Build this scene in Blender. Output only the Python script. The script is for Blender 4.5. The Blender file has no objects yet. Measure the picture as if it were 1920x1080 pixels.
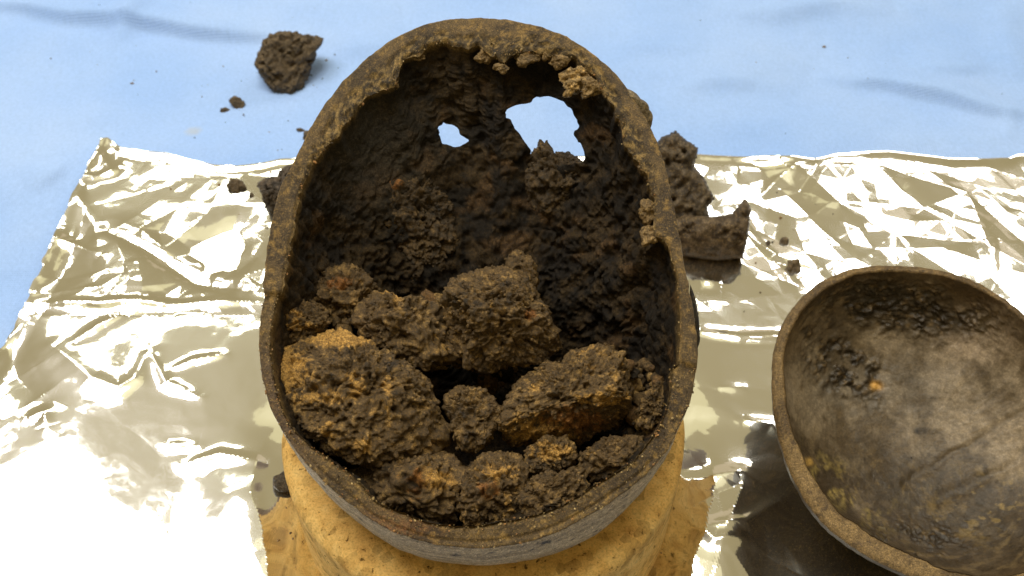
import bpy, bmesh, math, random
import numpy as np
from mathutils import Vector, Matrix, geometry

# ---------------------------------------------------------------- camera, world, lamps, exposure
# All modelling coordinates are centimetres; CM turns them into metres.
CM = 0.01
C = bpy.context.scene.collection
scn = bpy.context.scene
F_PX, W_PX, H_PX = 1900.0, 1920.0, 1080.0
PITCH = math.radians(50)
RIM_H = 10.6                                     # height of the middle of the saw-cut rim
DIST = 32.5
V_FWD = np.array([0, math.cos(PITCH), -math.sin(PITCH)])
V_UP = np.array([0, math.sin(PITCH), math.cos(PITCH)])
V_RT = np.array([1.0, 0, 0])
RIM_C = np.array([0, 0, RIM_H])
CAM_P = RIM_C - V_FWD * DIST

cam_d = bpy.data.cameras.new("camera")
cam = bpy.data.objects.new("camera", cam_d); C.objects.link(cam)
cam.location = CAM_P * CM
cam.rotation_euler = (math.pi / 2 - PITCH, 0, 0)
cam_d.sensor_width = 36
cam_d.lens = 36 * F_PX / W_PX
cam_d.clip_start = 0.01; cam_d.clip_end = 50
cam_d.dof.use_dof = True
cam_d.dof.focus_distance = 0.33
cam_d.dof.aperture_fstop = 20
scn.camera = cam

def ray(px, py):
    d = V_FWD + V_RT * ((px - W_PX / 2) / F_PX) + V_UP * ((H_PX / 2 - py) / F_PX)
    return d
def on_plane(px, py, p0, n):
    d = ray(px, py)
    return CAM_P + d * (np.dot(p0 - CAM_P, n) / np.dot(d, n))
def ground(px, py, z=0.0):
    return on_plane(px, py, np.array([0, 0, z]), np.array([0, 0, 1.0]))
def to_px(v):
    r = v - CAM_P
    dep = r @ V_FWD
    return W_PX / 2 + F_PX * (r @ V_RT) / dep, H_PX / 2 - F_PX * (r @ V_UP) / dep, dep

world = bpy.data.worlds.new("World"); scn.world = world
world.use_nodes = True
bg = world.node_tree.nodes["Background"]
bg.inputs[0].default_value = (0.335, 0.276, 0.145, 1)
bg.inputs[1].default_value = 1.0

def lamp(name, pos, target, sx, sy, radiance, col):
    l = bpy.data.lights.new(name, 'AREA'); l.shape = 'RECTANGLE'
    l.size = sx * CM; l.size_y = sy * CM
    l.energy = radiance * math.pi * sx * sy * CM * CM
    l.color = col
    o = bpy.data.objects.new(name, l); C.objects.link(o)
    o.location = np.array(pos) * CM
    o.rotation_euler = Vector(np.array(target) - np.array(pos)).to_track_quat('-Z', 'Y').to_euler()
    return o
def mirror_lamp(name, px, py, dist, sx, sy, radiance, col):
    g = ground(px, py); d = ray(px, py); d = d / np.linalg.norm(d); d[2] = -d[2]
    return lamp(name, g + d * dist, g, sx, sy, radiance, col)
mirror_lamp("ceiling_panel_lamp", 20, 1240, 200, 78, 62, 9.0, (1.0, 0.97, 0.97))
mirror_lamp("left_strip_lamp", 270, 500, 200, 72, 20, 6.5, (1.0, 1.0, 0.86))
mirror_lamp("far_panel_lamp", 1780, 370, 220, 100, 40, 7.0, (1.0, 0.99, 0.95))
mirror_lamp("warm_strip_lamp", 700, 1330, 210, 90, 30, 8.0, (1.0, 1.0, 0.72))
lamp("overhead_panel_lamp", (-15, 22, 220), (0, 0, 5), 120, 90, 6.5, (1.0, 0.96, 0.88))
mirror_lamp("ceiling_bounce_fill", 560, 1500, 260, 240, 130, 0.30, (1.0, 0.95, 0.55))  # added dim panel standing in for ceiling bounce, varies the foil tones
mirror_lamp("wall_bounce_fill", 1560, 120, 260, 260, 60, 0.16, (1.0, 0.80, 0.70))  # added faint pinkish panel, stands in for wall bounce in the foil

scn.view_settings.view_transform = 'Standard'
scn.view_settings.look = 'None'
scn.view_settings.exposure = 0.15
scn.view_settings.gamma = 1.0

# ---------------------------------------------------------------- numpy noise
def _h(ix, iy, iz, seed):
    h = (ix.astype(np.int64) * 374761393 + iy.astype(np.int64) * 668265263 + iz.astype(np.int64) * 2147483647 + seed * 974634777) & 0xffffffff
    h = ((h ^ (h >> 13)) * 1274126177) & 0xffffffff
    h = ((h ^ (h >> 16)) * 2246822519) & 0xffffffff
    return (h ^ (h >> 15)) & 0xffffffff
def vnoise(p, seed=0):
    i = np.floor(p).astype(np.int64); f = p - i
    f = f * f * f * (f * (f * 6 - 15) + 10)
    out = np.zeros(len(p))
    for dx in (0, 1):
        wx = f[:, 0] if dx else 1 - f[:, 0]
        for dy in (0, 1):
            wy = f[:, 1] if dy else 1 - f[:, 1]
            for dz in (0, 1):
                wz = f[:, 2] if dz else 1 - f[:, 2]
                out += wx * wy * wz * (_h(i[:, 0] + dx, i[:, 1] + dy, i[:, 2] + dz, seed) / 4294967295.0)
    return out * 2 - 1
def fbm(p, octv=4, seed=0, gain=0.5):
    a, s, t = 1.0, 0, 0
    q = p.copy()
    for k in range(octv):
        s = s + a * vnoise(q, seed + k * 17); t += a
        q = q * 2.03 + 11.7; a *= gain
    return s / t
def worley(p, seed=0):
    i = np.floor(p).astype(np.int64)
    best = np.full(len(p), 9.0); sec = best.copy()
    for dx in (-1, 0, 1):
        for dy in (-1, 0, 1):
            for dz in (-1, 0, 1):
                a, b, c = i[:, 0] + dx, i[:, 1] + dy, i[:, 2] + dz
                h = _h(a, b, c, seed)
                ox = (h & 1023) / 1023.0; oy = ((h >> 10) & 1023) / 1023.0; oz = ((h >> 20) & 1023) / 1023.0
                d = np.sqrt((a + ox - p[:, 0]) ** 2 + (b + oy - p[:, 1]) ** 2 + (c + oz - p[:, 2]) ** 2)
                m = d < best
                sec = np.where(m, best, np.minimum(sec, d)); best = np.where(m, d, best)
    return best, sec
def cellrand(p, seed=0):
    """random value per nearest cell: broken, stepped relief"""
    i = np.floor(p).astype(np.int64); best = np.full(len(p), 9.0); sec = best.copy(); val = np.zeros(len(p))
    for dx in (-1, 0, 1):
        for dy in (-1, 0, 1):
            for dz in (-1, 0, 1):
                a, b, c = i[:, 0] + dx, i[:, 1] + dy, i[:, 2] + dz
                h = _h(a, b, c, seed)
                fx = a + (h & 1023) / 1023.0 - p[:, 0]; fy = b + ((h >> 10) & 1023) / 1023.0 - p[:, 1]; fz = c + ((h >> 20) & 1023) / 1023.0 - p[:, 2]
                d = fx * fx + fy * fy + fz * fz; m = d < best
                tl = (((h >> 3) & 255) / 127.5 - 1) * fx + (((h >> 11) & 255) / 127.5 - 1) * fy + (((h >> 19) & 255) / 127.5 - 1) * fz
                sec = np.where(m, best, np.minimum(sec, d)); best = np.where(m, d, best); val = np.where(m, ((h >> 7) & 1023) / 511.5 - 1 + 0.9 * tl, val)
    return val * sstep(0.0, 0.22, np.sqrt(sec) - np.sqrt(best))
def sstep(a, b, x):
    t = np.clip((x - a) / (b - a), 0, 1); return t * t * (3 - 2 * t)
def mixc(a, b, t):
    return np.asarray(a) * (1 - t)[:, None] + np.asarray(b) * t[:, None]

# ---------------------------------------------------------------- object helpers
def obj(name, v, faces, mats, origin=(0, 0, 0), parent=None, col=None, midx=None, smooth=True):
    """one mesh object; v and origin in world centimetres"""
    origin = np.asarray(origin, float)
    me = bpy.data.meshes.new(name)
    vv = (np.asarray(v) - origin) * CM
    if isinstance(faces, np.ndarray):
        nf, k = faces.shape
        me.vertices.add(len(vv)); me.vertices.foreach_set("co", vv.astype(np.float32).ravel())
        me.loops.add(nf * k); me.loops.foreach_set("vertex_index", faces.astype(np.int32).ravel())
        me.polygons.add(nf); me.polygons.foreach_set("loop_start", np.arange(0, nf * k, k, dtype=np.int32))
        me.polygons.foreach_set("loop_total", np.full(nf, k, dtype=np.int32))
        me.update(calc_edges=True); me.validate()
    else:
        me.from_pydata([tuple(x) for x in vv], [], faces); me.update()
    for m in (mats if isinstance(mats, (list, tuple)) else [mats]): me.materials.append(m)
    if midx is not None: me.polygons.foreach_set("material_index", np.asarray(midx, dtype=np.int32))
    me.polygons.foreach_set("use_smooth", np.full(len(me.polygons), smooth))
    if col is not None:
        at = me.color_attributes.new("Col", 'FLOAT_COLOR', 'POINT')
        c4 = np.ones((len(vv), 4), np.float32); c4[:, :3] = np.clip(col, 0, 1)
        at.data.foreach_set("color", c4.ravel())
    o = bpy.data.objects.new(name, me); C.objects.link(o)
    if parent is not None:
        o.parent = parent
        o.location = (origin - np.array(parent["o_cm"])) * CM
    else:
        o.location = origin * CM
    return o
def tag(o, label, cat, group=None):
    o["label"] = label; o["category"] = cat
    if group: o["group"] = group
    return o
def thing(name, label, cat, origin, group=None):
    o = bpy.data.objects.new(name, None); C.objects.link(o)
    o.location = np.asarray(origin) * CM; o["o_cm"] = [float(x) for x in origin]
    o.empty_display_size = 0.02
    return tag(o, label, cat, group)
def grid_faces(nu, nv, wrap=False):
    """vertex (i,j) -> i*nv + j ; wraps over i"""
    i = np.arange(nu if wrap else nu - 1)[:, None]; j = np.arange(nv - 1)[None, :]
    i2 = (i + 1) % nu
    return np.stack([i * nv + j, i2 * nv + j, i2 * nv + j + 1, i * nv + j + 1], -1).reshape(-1, 4)
def grid_normals(P, wrap=True):
    """P (nu,nv,3)"""
    if wrap: du = np.roll(P, -1, 0) - np.roll(P, 1, 0)
    else: du = np.gradient(P, axis=0)
    dv = np.gradient(P, axis=1)
    n = np.cross(du, dv); l = np.linalg.norm(n, axis=2, keepdims=True)
    return n / np.maximum(l, 1e-9)
def seg_dist(px, py, poly):
    """distance and signed side to a polyline (2d arrays)"""
    best = np.full(px.shape, 1e9); side = np.zeros(px.shape); along = np.zeros(px.shape)
    L = 0
    tot = sum(math.hypot(poly[k + 1][0] - poly[k][0], poly[k + 1][1] - poly[k][1]) for k in range(len(poly) - 1))
    for (x0, y0), (x1, y1) in zip(poly[:-1], poly[1:]):
        dx, dy = x1 - x0, y1 - y0; l2 = dx * dx + dy * dy; ln = math.sqrt(l2)
        t = np.clip(((px - x0) * dx + (py - y0) * dy) / l2, 0, 1)
        d = np.hypot(px - x0 - t * dx, py - y0 - t * dy)
        s = ((px - x0) * dy - (py - y0) * dx) / ln
        m = d < best
        best = np.where(m, d, best); side = np.where(m, s, side); along = np.where(m, (L + t * ln) / tot, along)
        L += ln
    return best, side, along
def in_poly(x, y, poly):
    r = np.zeros(x.shape, bool); n = len(poly)
    for k in range(n):
        x0, y0 = poly[k]; x1, y1 = poly[(k + 1) % n]
        if y0 == y1: continue
        c = ((y0 > y) != (y1 > y)) & (x < (x1 - x0) * (y - y0) / (y1 - y0) + x0)
        r ^= c
    return r
def polar(poly, c, n):
    """resample a closed star-shaped outline by angle around c -> radius at n angles"""
    a = np.array([math.atan2(y - c[1], x - c[0]) for x, y in poly]); r = np.array([math.hypot(x - c[0], y - c[1]) for x, y in poly])
    o = np.argsort(a); a, r = a[o], r[o]
    a = np.concatenate([a - 2 * np.pi, a, a + 2 * np.pi]); r = np.concatenate([r, r, r])
    if np.isscalar(n): t = np.linspace(-np.pi, np.pi, n, endpoint=False)
    else: t = n
    return t, np.interp(t, a, r)

# ---------------------------------------------------------------- materials
def nodes_of(name):
    m = bpy.data.materials.new(name); m.use_nodes = True
    nt = m.node_tree; b = nt.nodes["Principled BSDF"]
    return m, nt, b
def nd(nt, t, **kw):
    n = nt.nodes.new(t)
    for k, v in kw.items(): setattr(n, k, v)
    return n
def noise_node(nt, scale, detail=6, rough=0.6, vec=None):
    n = nd(nt, 'ShaderNodeTexNoise'); n.inputs['Scale'].default_value = scale
    n.inputs['Detail'].default_value = detail; n.inputs['Roughness'].default_value = rough
    if vec: nt.links.new(vec, n.inputs['Vector'])
    return n
def ramp(nt, fac, stops):
    r = nd(nt, 'ShaderNodeValToRGB')
    while len(r.color_ramp.elements) < len(stops): r.color_ramp.elements.new(0.5)
    for e, (p, c) in zip(r.color_ramp.elements, stops):
        e.position = p; e.color = (c[0], c[1], c[2], 1) if hasattr(c, '__len__') else (c, c, c, 1)
    nt.links.new(fac, r.inputs[0]); return r
def attr_mat(name, rough=0.7, spec=0.3, lo=0.55, hi=1.5, scale=900, bump=0.4, bscale=1400, bdist=0.0004, speck=0.9, flecks=0.0):
    """colour from the point attribute Col, broken up by fine procedural grain and relief"""
    m, nt, b = nodes_of(name)
    tc = nd(nt, 'ShaderNodeTexCoord')
    a = nd(nt, 'ShaderNodeAttribute', attribute_name='Col')
    n1 = noise_node(nt, scale, 5, 0.7, tc.outputs['Object'])
    r1 = ramp(nt, n1.outputs['Fac'], [(0.3, lo), (0.7, hi)])
    mx = nd(nt, 'ShaderNodeMix', data_type='RGBA', blend_type='MULTIPLY'); mx.inputs[0].default_value = 1
    nt.links.new(a.outputs['Color'], mx.inputs[6]); nt.links.new(r1.outputs[0], mx.inputs[7])
    n3 = noise_node(nt, scale * 2.8, 3, 0.7, tc.outputs['Object'])
    r3 = ramp(nt, n3.outputs['Fac'], [(0.32, 1 - speck * 0.6), (0.52, 1.0), (0.68, 1 + speck)])
    mx3 = nd(nt, 'ShaderNodeMix', data_type='RGBA', blend_type='MULTIPLY'); mx3.inputs[0].default_value = 1
    nt.links.new(mx.outputs[2], mx3.inputs[6]); nt.links.new(r3.outputs[0], mx3.inputs[7])
    nt.links.new(mx3.outputs[2], b.inputs['Base Color'])
    if flecks:
        n4 = noise_node(nt, scale * 1.6, 4, 0.75, tc.outputs['Object'])
        r4 = ramp(nt, n4.outputs['Fac'], [(0.56, 0.0), (0.66, flecks)])
        mx4 = nd(nt, 'ShaderNodeMix', data_type='RGBA'); nt.links.new(r4.outputs[0], mx4.inputs[0])
        nt.links.new(mx3.outputs[2], mx4.inputs[6]); mx4.inputs[7].default_value = (0.34, 0.215, 0.065, 1)
        nt.links.new(mx4.outputs[2], b.inputs['Base Color'])
    n2 = noise_node(nt, bscale, 8, 0.75, tc.outputs['Object'])
    bp = nd(nt, 'ShaderNodeBump'); bp.inputs['Strength'].default_value = bump; bp.inputs['Distance'].default_value = bdist
    nt.links.new(n2.outputs['Fac'], bp.inputs['Height']); nt.links.new(bp.outputs[0], b.inputs['Normal'])
    r2 = ramp(nt, n2.outputs['Fac'], [(0.3, max(rough - 0.2, 0.1)), (0.75, min(rough + 0.2, 1))])
    nt.links.new(r2.outputs[0], b.inputs['Roughness'])
    b.inputs['Specular IOR Level'].default_value = spec
    return m
M_EARTH = attr_mat("crumbly_residue", 0.55, 0.4, 0.35, 1.9, 1000, 0.9, 1200, 0.0008)
M_CRUST = attr_mat("dark_inner_crust", 0.7, 0.25, 0.4, 1.75, 800, 0.9, 1100, 0.0009)
M_BONE = attr_mat("stained_bone", 0.55, 0.28, 0.55, 1.45, 900, 0.8, 1300, 0.0006, 0.9, 0.6)
M_CAP = attr_mat("stained_bone_inside", 0.42, 0.35, 0.7, 1.35, 420, 0.5, 800, 0.0006, 0.3)

# ---------------------------------------------------------------- blue cloth
def cloth_material():
    m, nt, b = nodes_of("blue_woven_cloth")
    tc = nd(nt, 'ShaderNodeTexCoord')
    n1 = noise_node(nt, 9, 4, 0.55, tc.outputs['Object'])
    n2 = noise_node(nt, 600, 3, 0.6, tc.outputs['Object'])
    r1 = ramp(nt, n1.outputs['Fac'], [(0.3, (0.275, 0.435, 0.80)), (0.7, (0.355, 0.50, 0.82))])
    r2 = ramp(nt, n2.outputs['Fac'], [(0.3, 0.93), (0.7, 1.06)])
    mx = nd(nt, 'ShaderNodeMix', data_type='RGBA', blend_type='MULTIPLY'); mx.inputs[0].default_value = 1
    nt.links.new(r1.outputs[0], mx.inputs[6]); nt.links.new(r2.outputs[0], mx.inputs[7])
    # faint tan drip stain and flecks
    mp = nd(nt, 'ShaderNodeMapping'); g = ground(362, 243)
    mp.inputs['Location'].default_value = tuple(-g * CM)
    nt.links.new(tc.outputs['Object'], mp.inputs['Vector'])
    ln = nd(nt, 'ShaderNodeVectorMath', operation='LENGTH'); nt.links.new(mp.outputs[0], ln.inputs[0])
    ad = nd(nt, 'ShaderNodeMath', operation='MULTIPLY_ADD'); ad.inputs[1].default_value = 0.004; 
    n3 = noise_node(nt, 250, 3, 0.6, tc.outputs['Object'])
    nt.links.new(n3.outputs['Fac'], ad.inputs[0]); nt.links.new(ln.outputs['Value'], ad.inputs[2])
    r3 = ramp(nt, ad.outputs[0], [(0.0035, 0.55), (0.0065, 0.0)])
    mx2 = nd(nt, 'ShaderNodeMix', data_type='RGBA'); nt.links.new(r3.outputs[0], mx2.inputs[0])
    nt.links.new(mx.outputs[2], mx2.inputs[6]); mx2.inputs[7].default_value = (0.42, 0.43, 0.42, 1)
    nt.links.new(mx2.outputs[2], b.inputs['Base Color'])
    # weave
    w1 = nd(nt, 'ShaderNodeTexWave', wave_type='BANDS', bands_direction='X'); w1.inputs['Scale'].default_value = 260; w1.inputs['Distortion'].default_value = 1.0
    w2 = nd(nt, 'ShaderNodeTexWave', wave_type='BANDS', bands_direction='Y'); w2.inputs['Scale'].default_value = 260; w2.inputs['Distortion'].default_value = 1.0
    for w in (w1, w2): nt.links.new(tc.outputs['Object'], w.inputs['Vector'])
    s = nd(nt, 'ShaderNodeMath', operation='ADD'); nt.links.new(w1.outputs['Fac'], s.inputs[0]); nt.links.new(w2.outputs['Fac'], s.inputs[1])
    bp = nd(nt, 'ShaderNodeBump'); bp.inputs['Strength'].default_value = 0.35; bp.inputs['Distance'].default_value = 0.0003
    nt.links.new(s.outputs[0], bp.inputs['Height']); nt.links.new(bp.outputs[0], b.inputs['Normal'])
    b.inputs['Roughness'].default_value = 0.85; b.inputs['Specular IOR Level'].default_value = 0.15
    b.inputs['Sheen Weight'].default_value = 0.1
    return m

# foil outline on the table (cm)
FOIL_BACK = [ground(x, y, 0.6)[:2] for x, y in [(192, 268), (205, 264), (228, 280), (270, 287), (315, 292), (350, 303), (400, 314), (445, 315), (490, 309), (530, 300), (580, 297),
             (900, 300), (1080, 297), (1310, 293), (1400, 297), (1530, 304), (1565, 293), (1660, 290), (1775, 303), (1890, 302), (1905, 296), (1960, 290), (2200, 300)]]
FOIL_LEFT = [ground(x, y, 0.6)[:2] for x, y in [(192, 268), (165, 315), (148, 350), (130, 395), (102, 455), (72, 525), (50, 570), (22, 620), (0, 655), (-40, 730), (-110, 860), (-230, 1080), (-330, 1250)]]
def build_cloth():
    xs = np.linspace(-46, 46, 560); ys = np.linspace(-24, 62, 520)
    X, Y = np.meshgrid(xs, ys, indexing='ij')
    q = np.stack([X.ravel(), Y.ravel(), 0 * X.ravel()], -1)
    h = 0.45 * fbm(q * np.array([0.05, 0.12, 1]), 3, 5).reshape(X.shape) + 0.10 * fbm(q * np.array([0.25, 0.45, 1]), 3, 9).reshape(X.shape)
    def gp(l): return [tuple(ground(x, y)[:2]) for x, y in l]
    def wav(): return 0.25 * fbm(q * 0.3, 2, 33).reshape(X.shape)
    wv = wav()
    # step folds: (polyline, height, width): the far side stands higher and casts the soft grey band
    for poly, a, w in [([(-120, 0), (0, 8), (120, 27), (235, 38), (360, 55), (520, 64), (640, 70)], 0.5, 0.35),
                       ([(1525, 126), (1600, 150), (1640, 152), (1760, 172), (1860, 198), (1990, 215)], 0.42, 0.35),
                       ([(1240, 170), (1330, 150), (1420, 142), (1500, 168)], 0.25, 0.7),
                       ([(1700, 125), (1800, 124), (1860, 110)], 0.2, 0.4),
                       ([(1330, 10), (1450, 25), (1560, 8), (1680, 14)], 0.35, 0.8),
                       ([(620, 95), (700, 86), (760, 84)], 0.25, 0.8),
                       ([(60, 360), (105, 330), (120, 300)], 0.2, 0.35),
                       ([(1130, 75), (1240, 85), (1330, 92)], 0.2, 0.7)]:
        d, s, al = seg_dist(X + wv, Y + wv, gp(poly))
        fade = np.sin(np.pi * al)
        w = w + 0.1; prof = np.where(s < 0, np.exp(-(d / (w * 4)) ** 2), np.exp(-(d / w) ** 2))
        h += 1.5 * a * prof * fade
    # pinched vertical crease at upper left
    for poly, a, w in [([(300, -40), (262, 5), (236, 40), (216, 92)], 0.35, 0.45), ([(216, 95), (205, 150), (190, 190), (160, 260)], 0.12, 0.8), ([(1900, 210), (1893, 260)], 0.12, 0.3), ([(1880, 20), (1885, 60), (1920, 150)], 0.2, 0.7)]:
        d, s, al = seg_dist(X + wv, Y + wv, gp(poly))
        h += a * np.exp(-(d / (w + 0.2)) ** 2) * (1 - sstep(0.7, 1, al))
    # flat under the foil
    fl = np.array(FOIL_LEFT); xl = np.interp(Y, fl[::-1, 1], fl[::-1, 0]); fb = np.array(FOIL_BACK); yb = np.interp(X, fb[:, 0], fb[:, 1])
    under = sstep(-0.6, 0.4, X - xl) * sstep(-0.6, 0.4, yb - Y)
    h = (h - 0.15) * (1 - under) - 0.05 * under
    P = np.stack([X, Y, h], -1).reshape(-1, 3)
    o = obj("cloth", P, grid_faces(560, 520)[:, ::-1][:, [3, 0, 1, 2]], cloth_material())
    o["kind"] = "structure"
    def look(x, y):
        i = int(np.clip(np.searchsorted(xs, x), 0, len(xs) - 1)); j = int(np.clip(np.searchsorted(ys, y), 0, len(ys) - 1)); return float(h[i, j])
    return look
cloth_z = build_cloth()

# ---------------------------------------------------------------- aluminium foil
def facet_layer(px, py, pts, hts):
    """piecewise flat height field through scattered points (crumple facets)"""
    co, ed, fa, ov = geometry.delaunay_2d_cdt([Vector((float(a), float(b))) for a, b in pts], [], [], 0, 1e-5)[:4]
    co = np.array([(c.x, c.y) for c in co])
    out = np.zeros(px.shape)
    hh = np.array([hts[o[0]] if len(o) else 0.0 for o in ov])
    order = np.argsort(px); pxs = px[order]
    for f in fa:
        a, b, c = co[f[0]], co[f[1]], co[f[2]]
        x0, x1 = min(a[0], b[0], c[0]), max(a[0], b[0], c[0]); y0, y1 = min(a[1], b[1], c[1]), max(a[1], b[1], c[1])
        i0, i1 = np.searchsorted(pxs, x0), np.searchsorted(pxs, x1)
        idx = order[i0:i1]; idx = idx[(py[idx] >= y0) & (py[idx] <= y1)]
        if not len(idx): continue
        det = (b[1] - c[1]) * (a[0] - c[0]) + (c[0] - b[0]) * (a[1] - c[1])
        if abs(det) < 1e-9: continue
        u = ((b[1] - c[1]) * (px[idx] - c[0]) + (c[0] - b[0]) * (py[idx] - c[1])) / det
        v = ((c[1] - a[1]) * (px[idx] - c[0]) + (a[0] - c[0]) * (py[idx] - c[1])) / det
        m = (u >= -1e-6) & (v >= -1e-6) & (u + v <= 1 + 1e-6)
        i = idx[m]; out[i] = u[m] * hh[f[0]] + v[m] * hh[f[1]] + (1 - u[m] - v[m]) * hh[f[2]]
    return out
def build_foil():
    NS, NT = 820, 560
    fb = np.array(FOIL_BACK); fl = np.array(FOIL_LEFT)
    lb = np.concatenate([[0], np.cumsum(np.hypot(*np.diff(fb, axis=0).T))]); s = np.linspace(0, 1, NS)
    bx = np.interp(s * lb[-1], lb, fb[:, 0]); by = np.interp(s * lb[-1], lb, fb[:, 1])
    ll = np.concatenate([[0], np.cumsum(np.hypot(*np.diff(fl, axis=0).T))]); t = np.linspace(0, 1, NT)
    lx = np.interp(t * ll[-1], ll, fl[:, 0]); ly = np.interp(t * ll[-1], ll, fl[:, 1])
    rng = np.random.default_rng(4)
    jag = 0.10 * vnoise(np.stack([np.arange(NT) / 9.0, np.zeros(NT), np.zeros(NT)], -1), 3); jag = jag
    yfront = ly[-1]
    fx = np.linspace(lx[-1], bx[-1] + 4, NS)
    X = (bx[:, None] * (1 - t) + fx[:, None] * t) + (lx - (bx[0] * (1 - t) + fx[0] * t))[None, :] * (1 - s[:, None]) + jag[None, :] * np.exp(-s / 0.003)[:, None]
    Y = by[:, None] * (1 - t) + yfront * t + (ly - (by[0] * (1 - t) + yfront * t))[None, :] * (1 - s[:, None]) ** 3
    x, y = X.ravel(), Y.ravel()
    g3 = np.stack([x, y, 0 * x], -1)
    px, py, _ = to_px(g3)
    # crumple strength over the sheet
    left = 1 - sstep(520, 700, px)
    band = sstep(395, 470, py) * (1 - sstep(590, 625, py))
    m_left = left * (0.16 + 0.85 * band + 0.5 * sstep(430, 330, px) * sstep(400, 330, py) * 0.4)
    m_left = np.where(py > 610, left * (0.07 + 0.15 * sstep(180, 40, px) * sstep(860, 780, py)), m_left)
    m_right = (1 - left) * (0.26 + 0.48 * (1 - sstep(520, 640, py)) * sstep(1350, 1460, px) + 0.25 * sstep(840, 960, py))
    crm = m_left + m_right
    h = np.zeros(len(x))
    x0, x1, y0, y1 = x.min() - 2, x.max() + 2, y.min() - 2, y.max() + 2
    for sp, amp, seed in [(5.5, 0.18, 1), (2.9, 0.27, 2), (1.5, 0.11, 3), (0.7, 0.025, 4)]:
        r = np.random.default_rng(seed)
        nx, ny = int((x1 - x0) / sp) + 1, int((y1 - y0) / sp) + 1
        gx, gy = np.meshgrid(np.linspace(x0, x1, nx), np.linspace(y0, y1, ny))
        pts = np.stack([gx.ravel(), gy.ravel()], -1) + r.uniform(-0.45, 0.45, (nx * ny, 2)) * sp
        w = np.stack([x, y, 0 * x], -1) * (1.0 / sp)
        wob = 0.05 * sp * np.stack([vnoise(w, 71), vnoise(w + 50, 72)], -1)
        lay = facet_layer(x + wob[:, 0], y + wob[:, 1], pts, r.uniform(-1, 1, nx * ny))
        h += amp * lay * (crm if sp < 5 else (0.25 + 0.65 * crm) * (1 - 0.45 * left * sstep(600, 640, py)))
    h += 0.10 * (1 - 0.5 * left * sstep(600, 640, py)) * fbm(g3 * 0.16, 2, 21) + 0.006 * fbm(g3 * 1.1, 3, 23)
    def gp(l): return [tuple(ground(a, b)[:2]) for a, b in l]
    # creases: ridge lines pressed into the sheet
    for poly, a, w in [([(95, 462), (150, 478), (200, 500)], 0.13, 0.26), ([(205, 450), (270, 478), (330, 512), (400, 548), (470, 560)], -0.2, 0.3),
                       ([(30, 590), (120, 586), (200, 589), (270, 585), (330, 590), (420, 583), (500, 586)], 0.13, 0.26), ([(1300, 640), (1380, 652), (1460, 652), (1600, 660)], 0.13, 0.26),
                       ([(108, 664), (140, 690), (180, 728), (230, 748), (262, 728), (280, 690), (290, 668)], 0.11, 0.42),
                       ([(290, 680), (320, 735), (385, 762)], 0.07, 0.25), ([(325, 712), (370, 694), (428, 682)], 0.07, 0.22), ([(145, 660), (200, 625), (250, 602)], 0.08, 0.25),
                       ([(355, 885), (420, 870), (515, 888)], 0.10, 0.3), ([(320, 848), (380, 852)], 0.06, 0.2), ([(60, 800), (95, 790), (98, 818)], 0.1, 0.3),
                       ([(-30, 560), (15, 640), (40, 720), (85, 770)], -0.25, 0.9), ([(190, 300), (215, 340), (240, 322)], 0.1, 0.35), ([(150, 350), (185, 352), (235, 335)], 0.08, 0.3),
                       ([(150, 380), (185, 440), (195, 485)], 0.1, 0.45), ([(1330, 470), (1400, 450), (1402, 420)], 0.12, 0.4), ([(1290, 920), (1380, 905), (1420, 925)], 0.12, 0.35),
                       ([(1300, 1010), (1390, 1000), (1462, 952)], 0.15, 0.35), ([(1290, 1000), (1330, 1035), (1400, 1030)], 0.12, 0.3), ([(1385, 805), (1440, 815), (1470, 850)], 0.1, 0.3),
                       ([(1340, 745), (1400, 745)], 0.06, 0.3), ([(1420, 470), (1470, 530), (1500, 580)], 0.05, 0.4), ([(1310, 545), (1350, 550)], 0.1, 0.4), ([(440, 318), (438, 335)], 0.08, 0.2)]:
        d, sd, al = seg_dist(x, y, gp(poly))
        h += a * np.exp(-np.abs(d / w) ** 1.5) * np.sin(np.pi * np.clip(al, 0.03, 0.97)) ** 0.5
    # lies flatter under the cork ring; torn edge curls up slightly; corner turned over
    H = h.reshape(NS, NT)
    k = np.array([1, 2, 1]) / 4.0
    Hp = np.pad(H, 1, mode='edge')
    ring = np.exp(-(np.hypot(X + 1.0, Y + 1.0) / 8.5) ** 6)
    H = H * (1 - ring)
    edge = np.exp(-(np.arange(NT) / 7.0) ** 2)[None, :] * 0.14 * (1 + 0.6 * vnoise(np.stack([np.arange(NS) / 40.0, np.zeros(NS), np.zeros(NS)], -1), 5))[:, None] + np.exp(-(np.arange(NS) / 7.0) ** 2)[:, None] * 0.10 * (1 + 0.8 * vnoise(np.stack([np.arange(NT) / 30.0, np.zeros(NT), np.zeros(NT)], -1), 6))[None, :]
    Z = 0.32 + np.clip(H, -0.27, 1) * (1 - 0.6 * np.clip(edge * 4, 0, 1)) + edge
    rr_ = np.hypot(X + 1.0, Y + 1.3); fr_ = sstep(1.5, -2.5, Y); Z = Z + (1 - fr_) * 0.36 * sstep(6.6, 10.5, rr_) + fr_ * (0.36 + 0.30 * (1 - sstep(8.8, 12.0, rr_))) * np.clip((rr_ + 0.5 * fbm(g3 * 0.6, 2, 88).reshape(NS, NT) - 6.95) / 1.75, 0, 1)
    Z = np.where(rr_ < 7.0, np.minimum(Z, 0.32), Z)
    P = np.stack([X, Y, Z], -1).reshape(-1, 3)
    m, nt, b = nodes_of("aluminium_foil")
    tc = nd(nt, 'ShaderNodeTexCoord')
    b.inputs['Metallic'].default_value = 1.0
    b.inputs['Base Color'].default_value = (0.91, 0.90, 0.86, 1)
    n1 = noise_node(nt, 70, 4, 0.6, tc.outputs['Object'])
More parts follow.
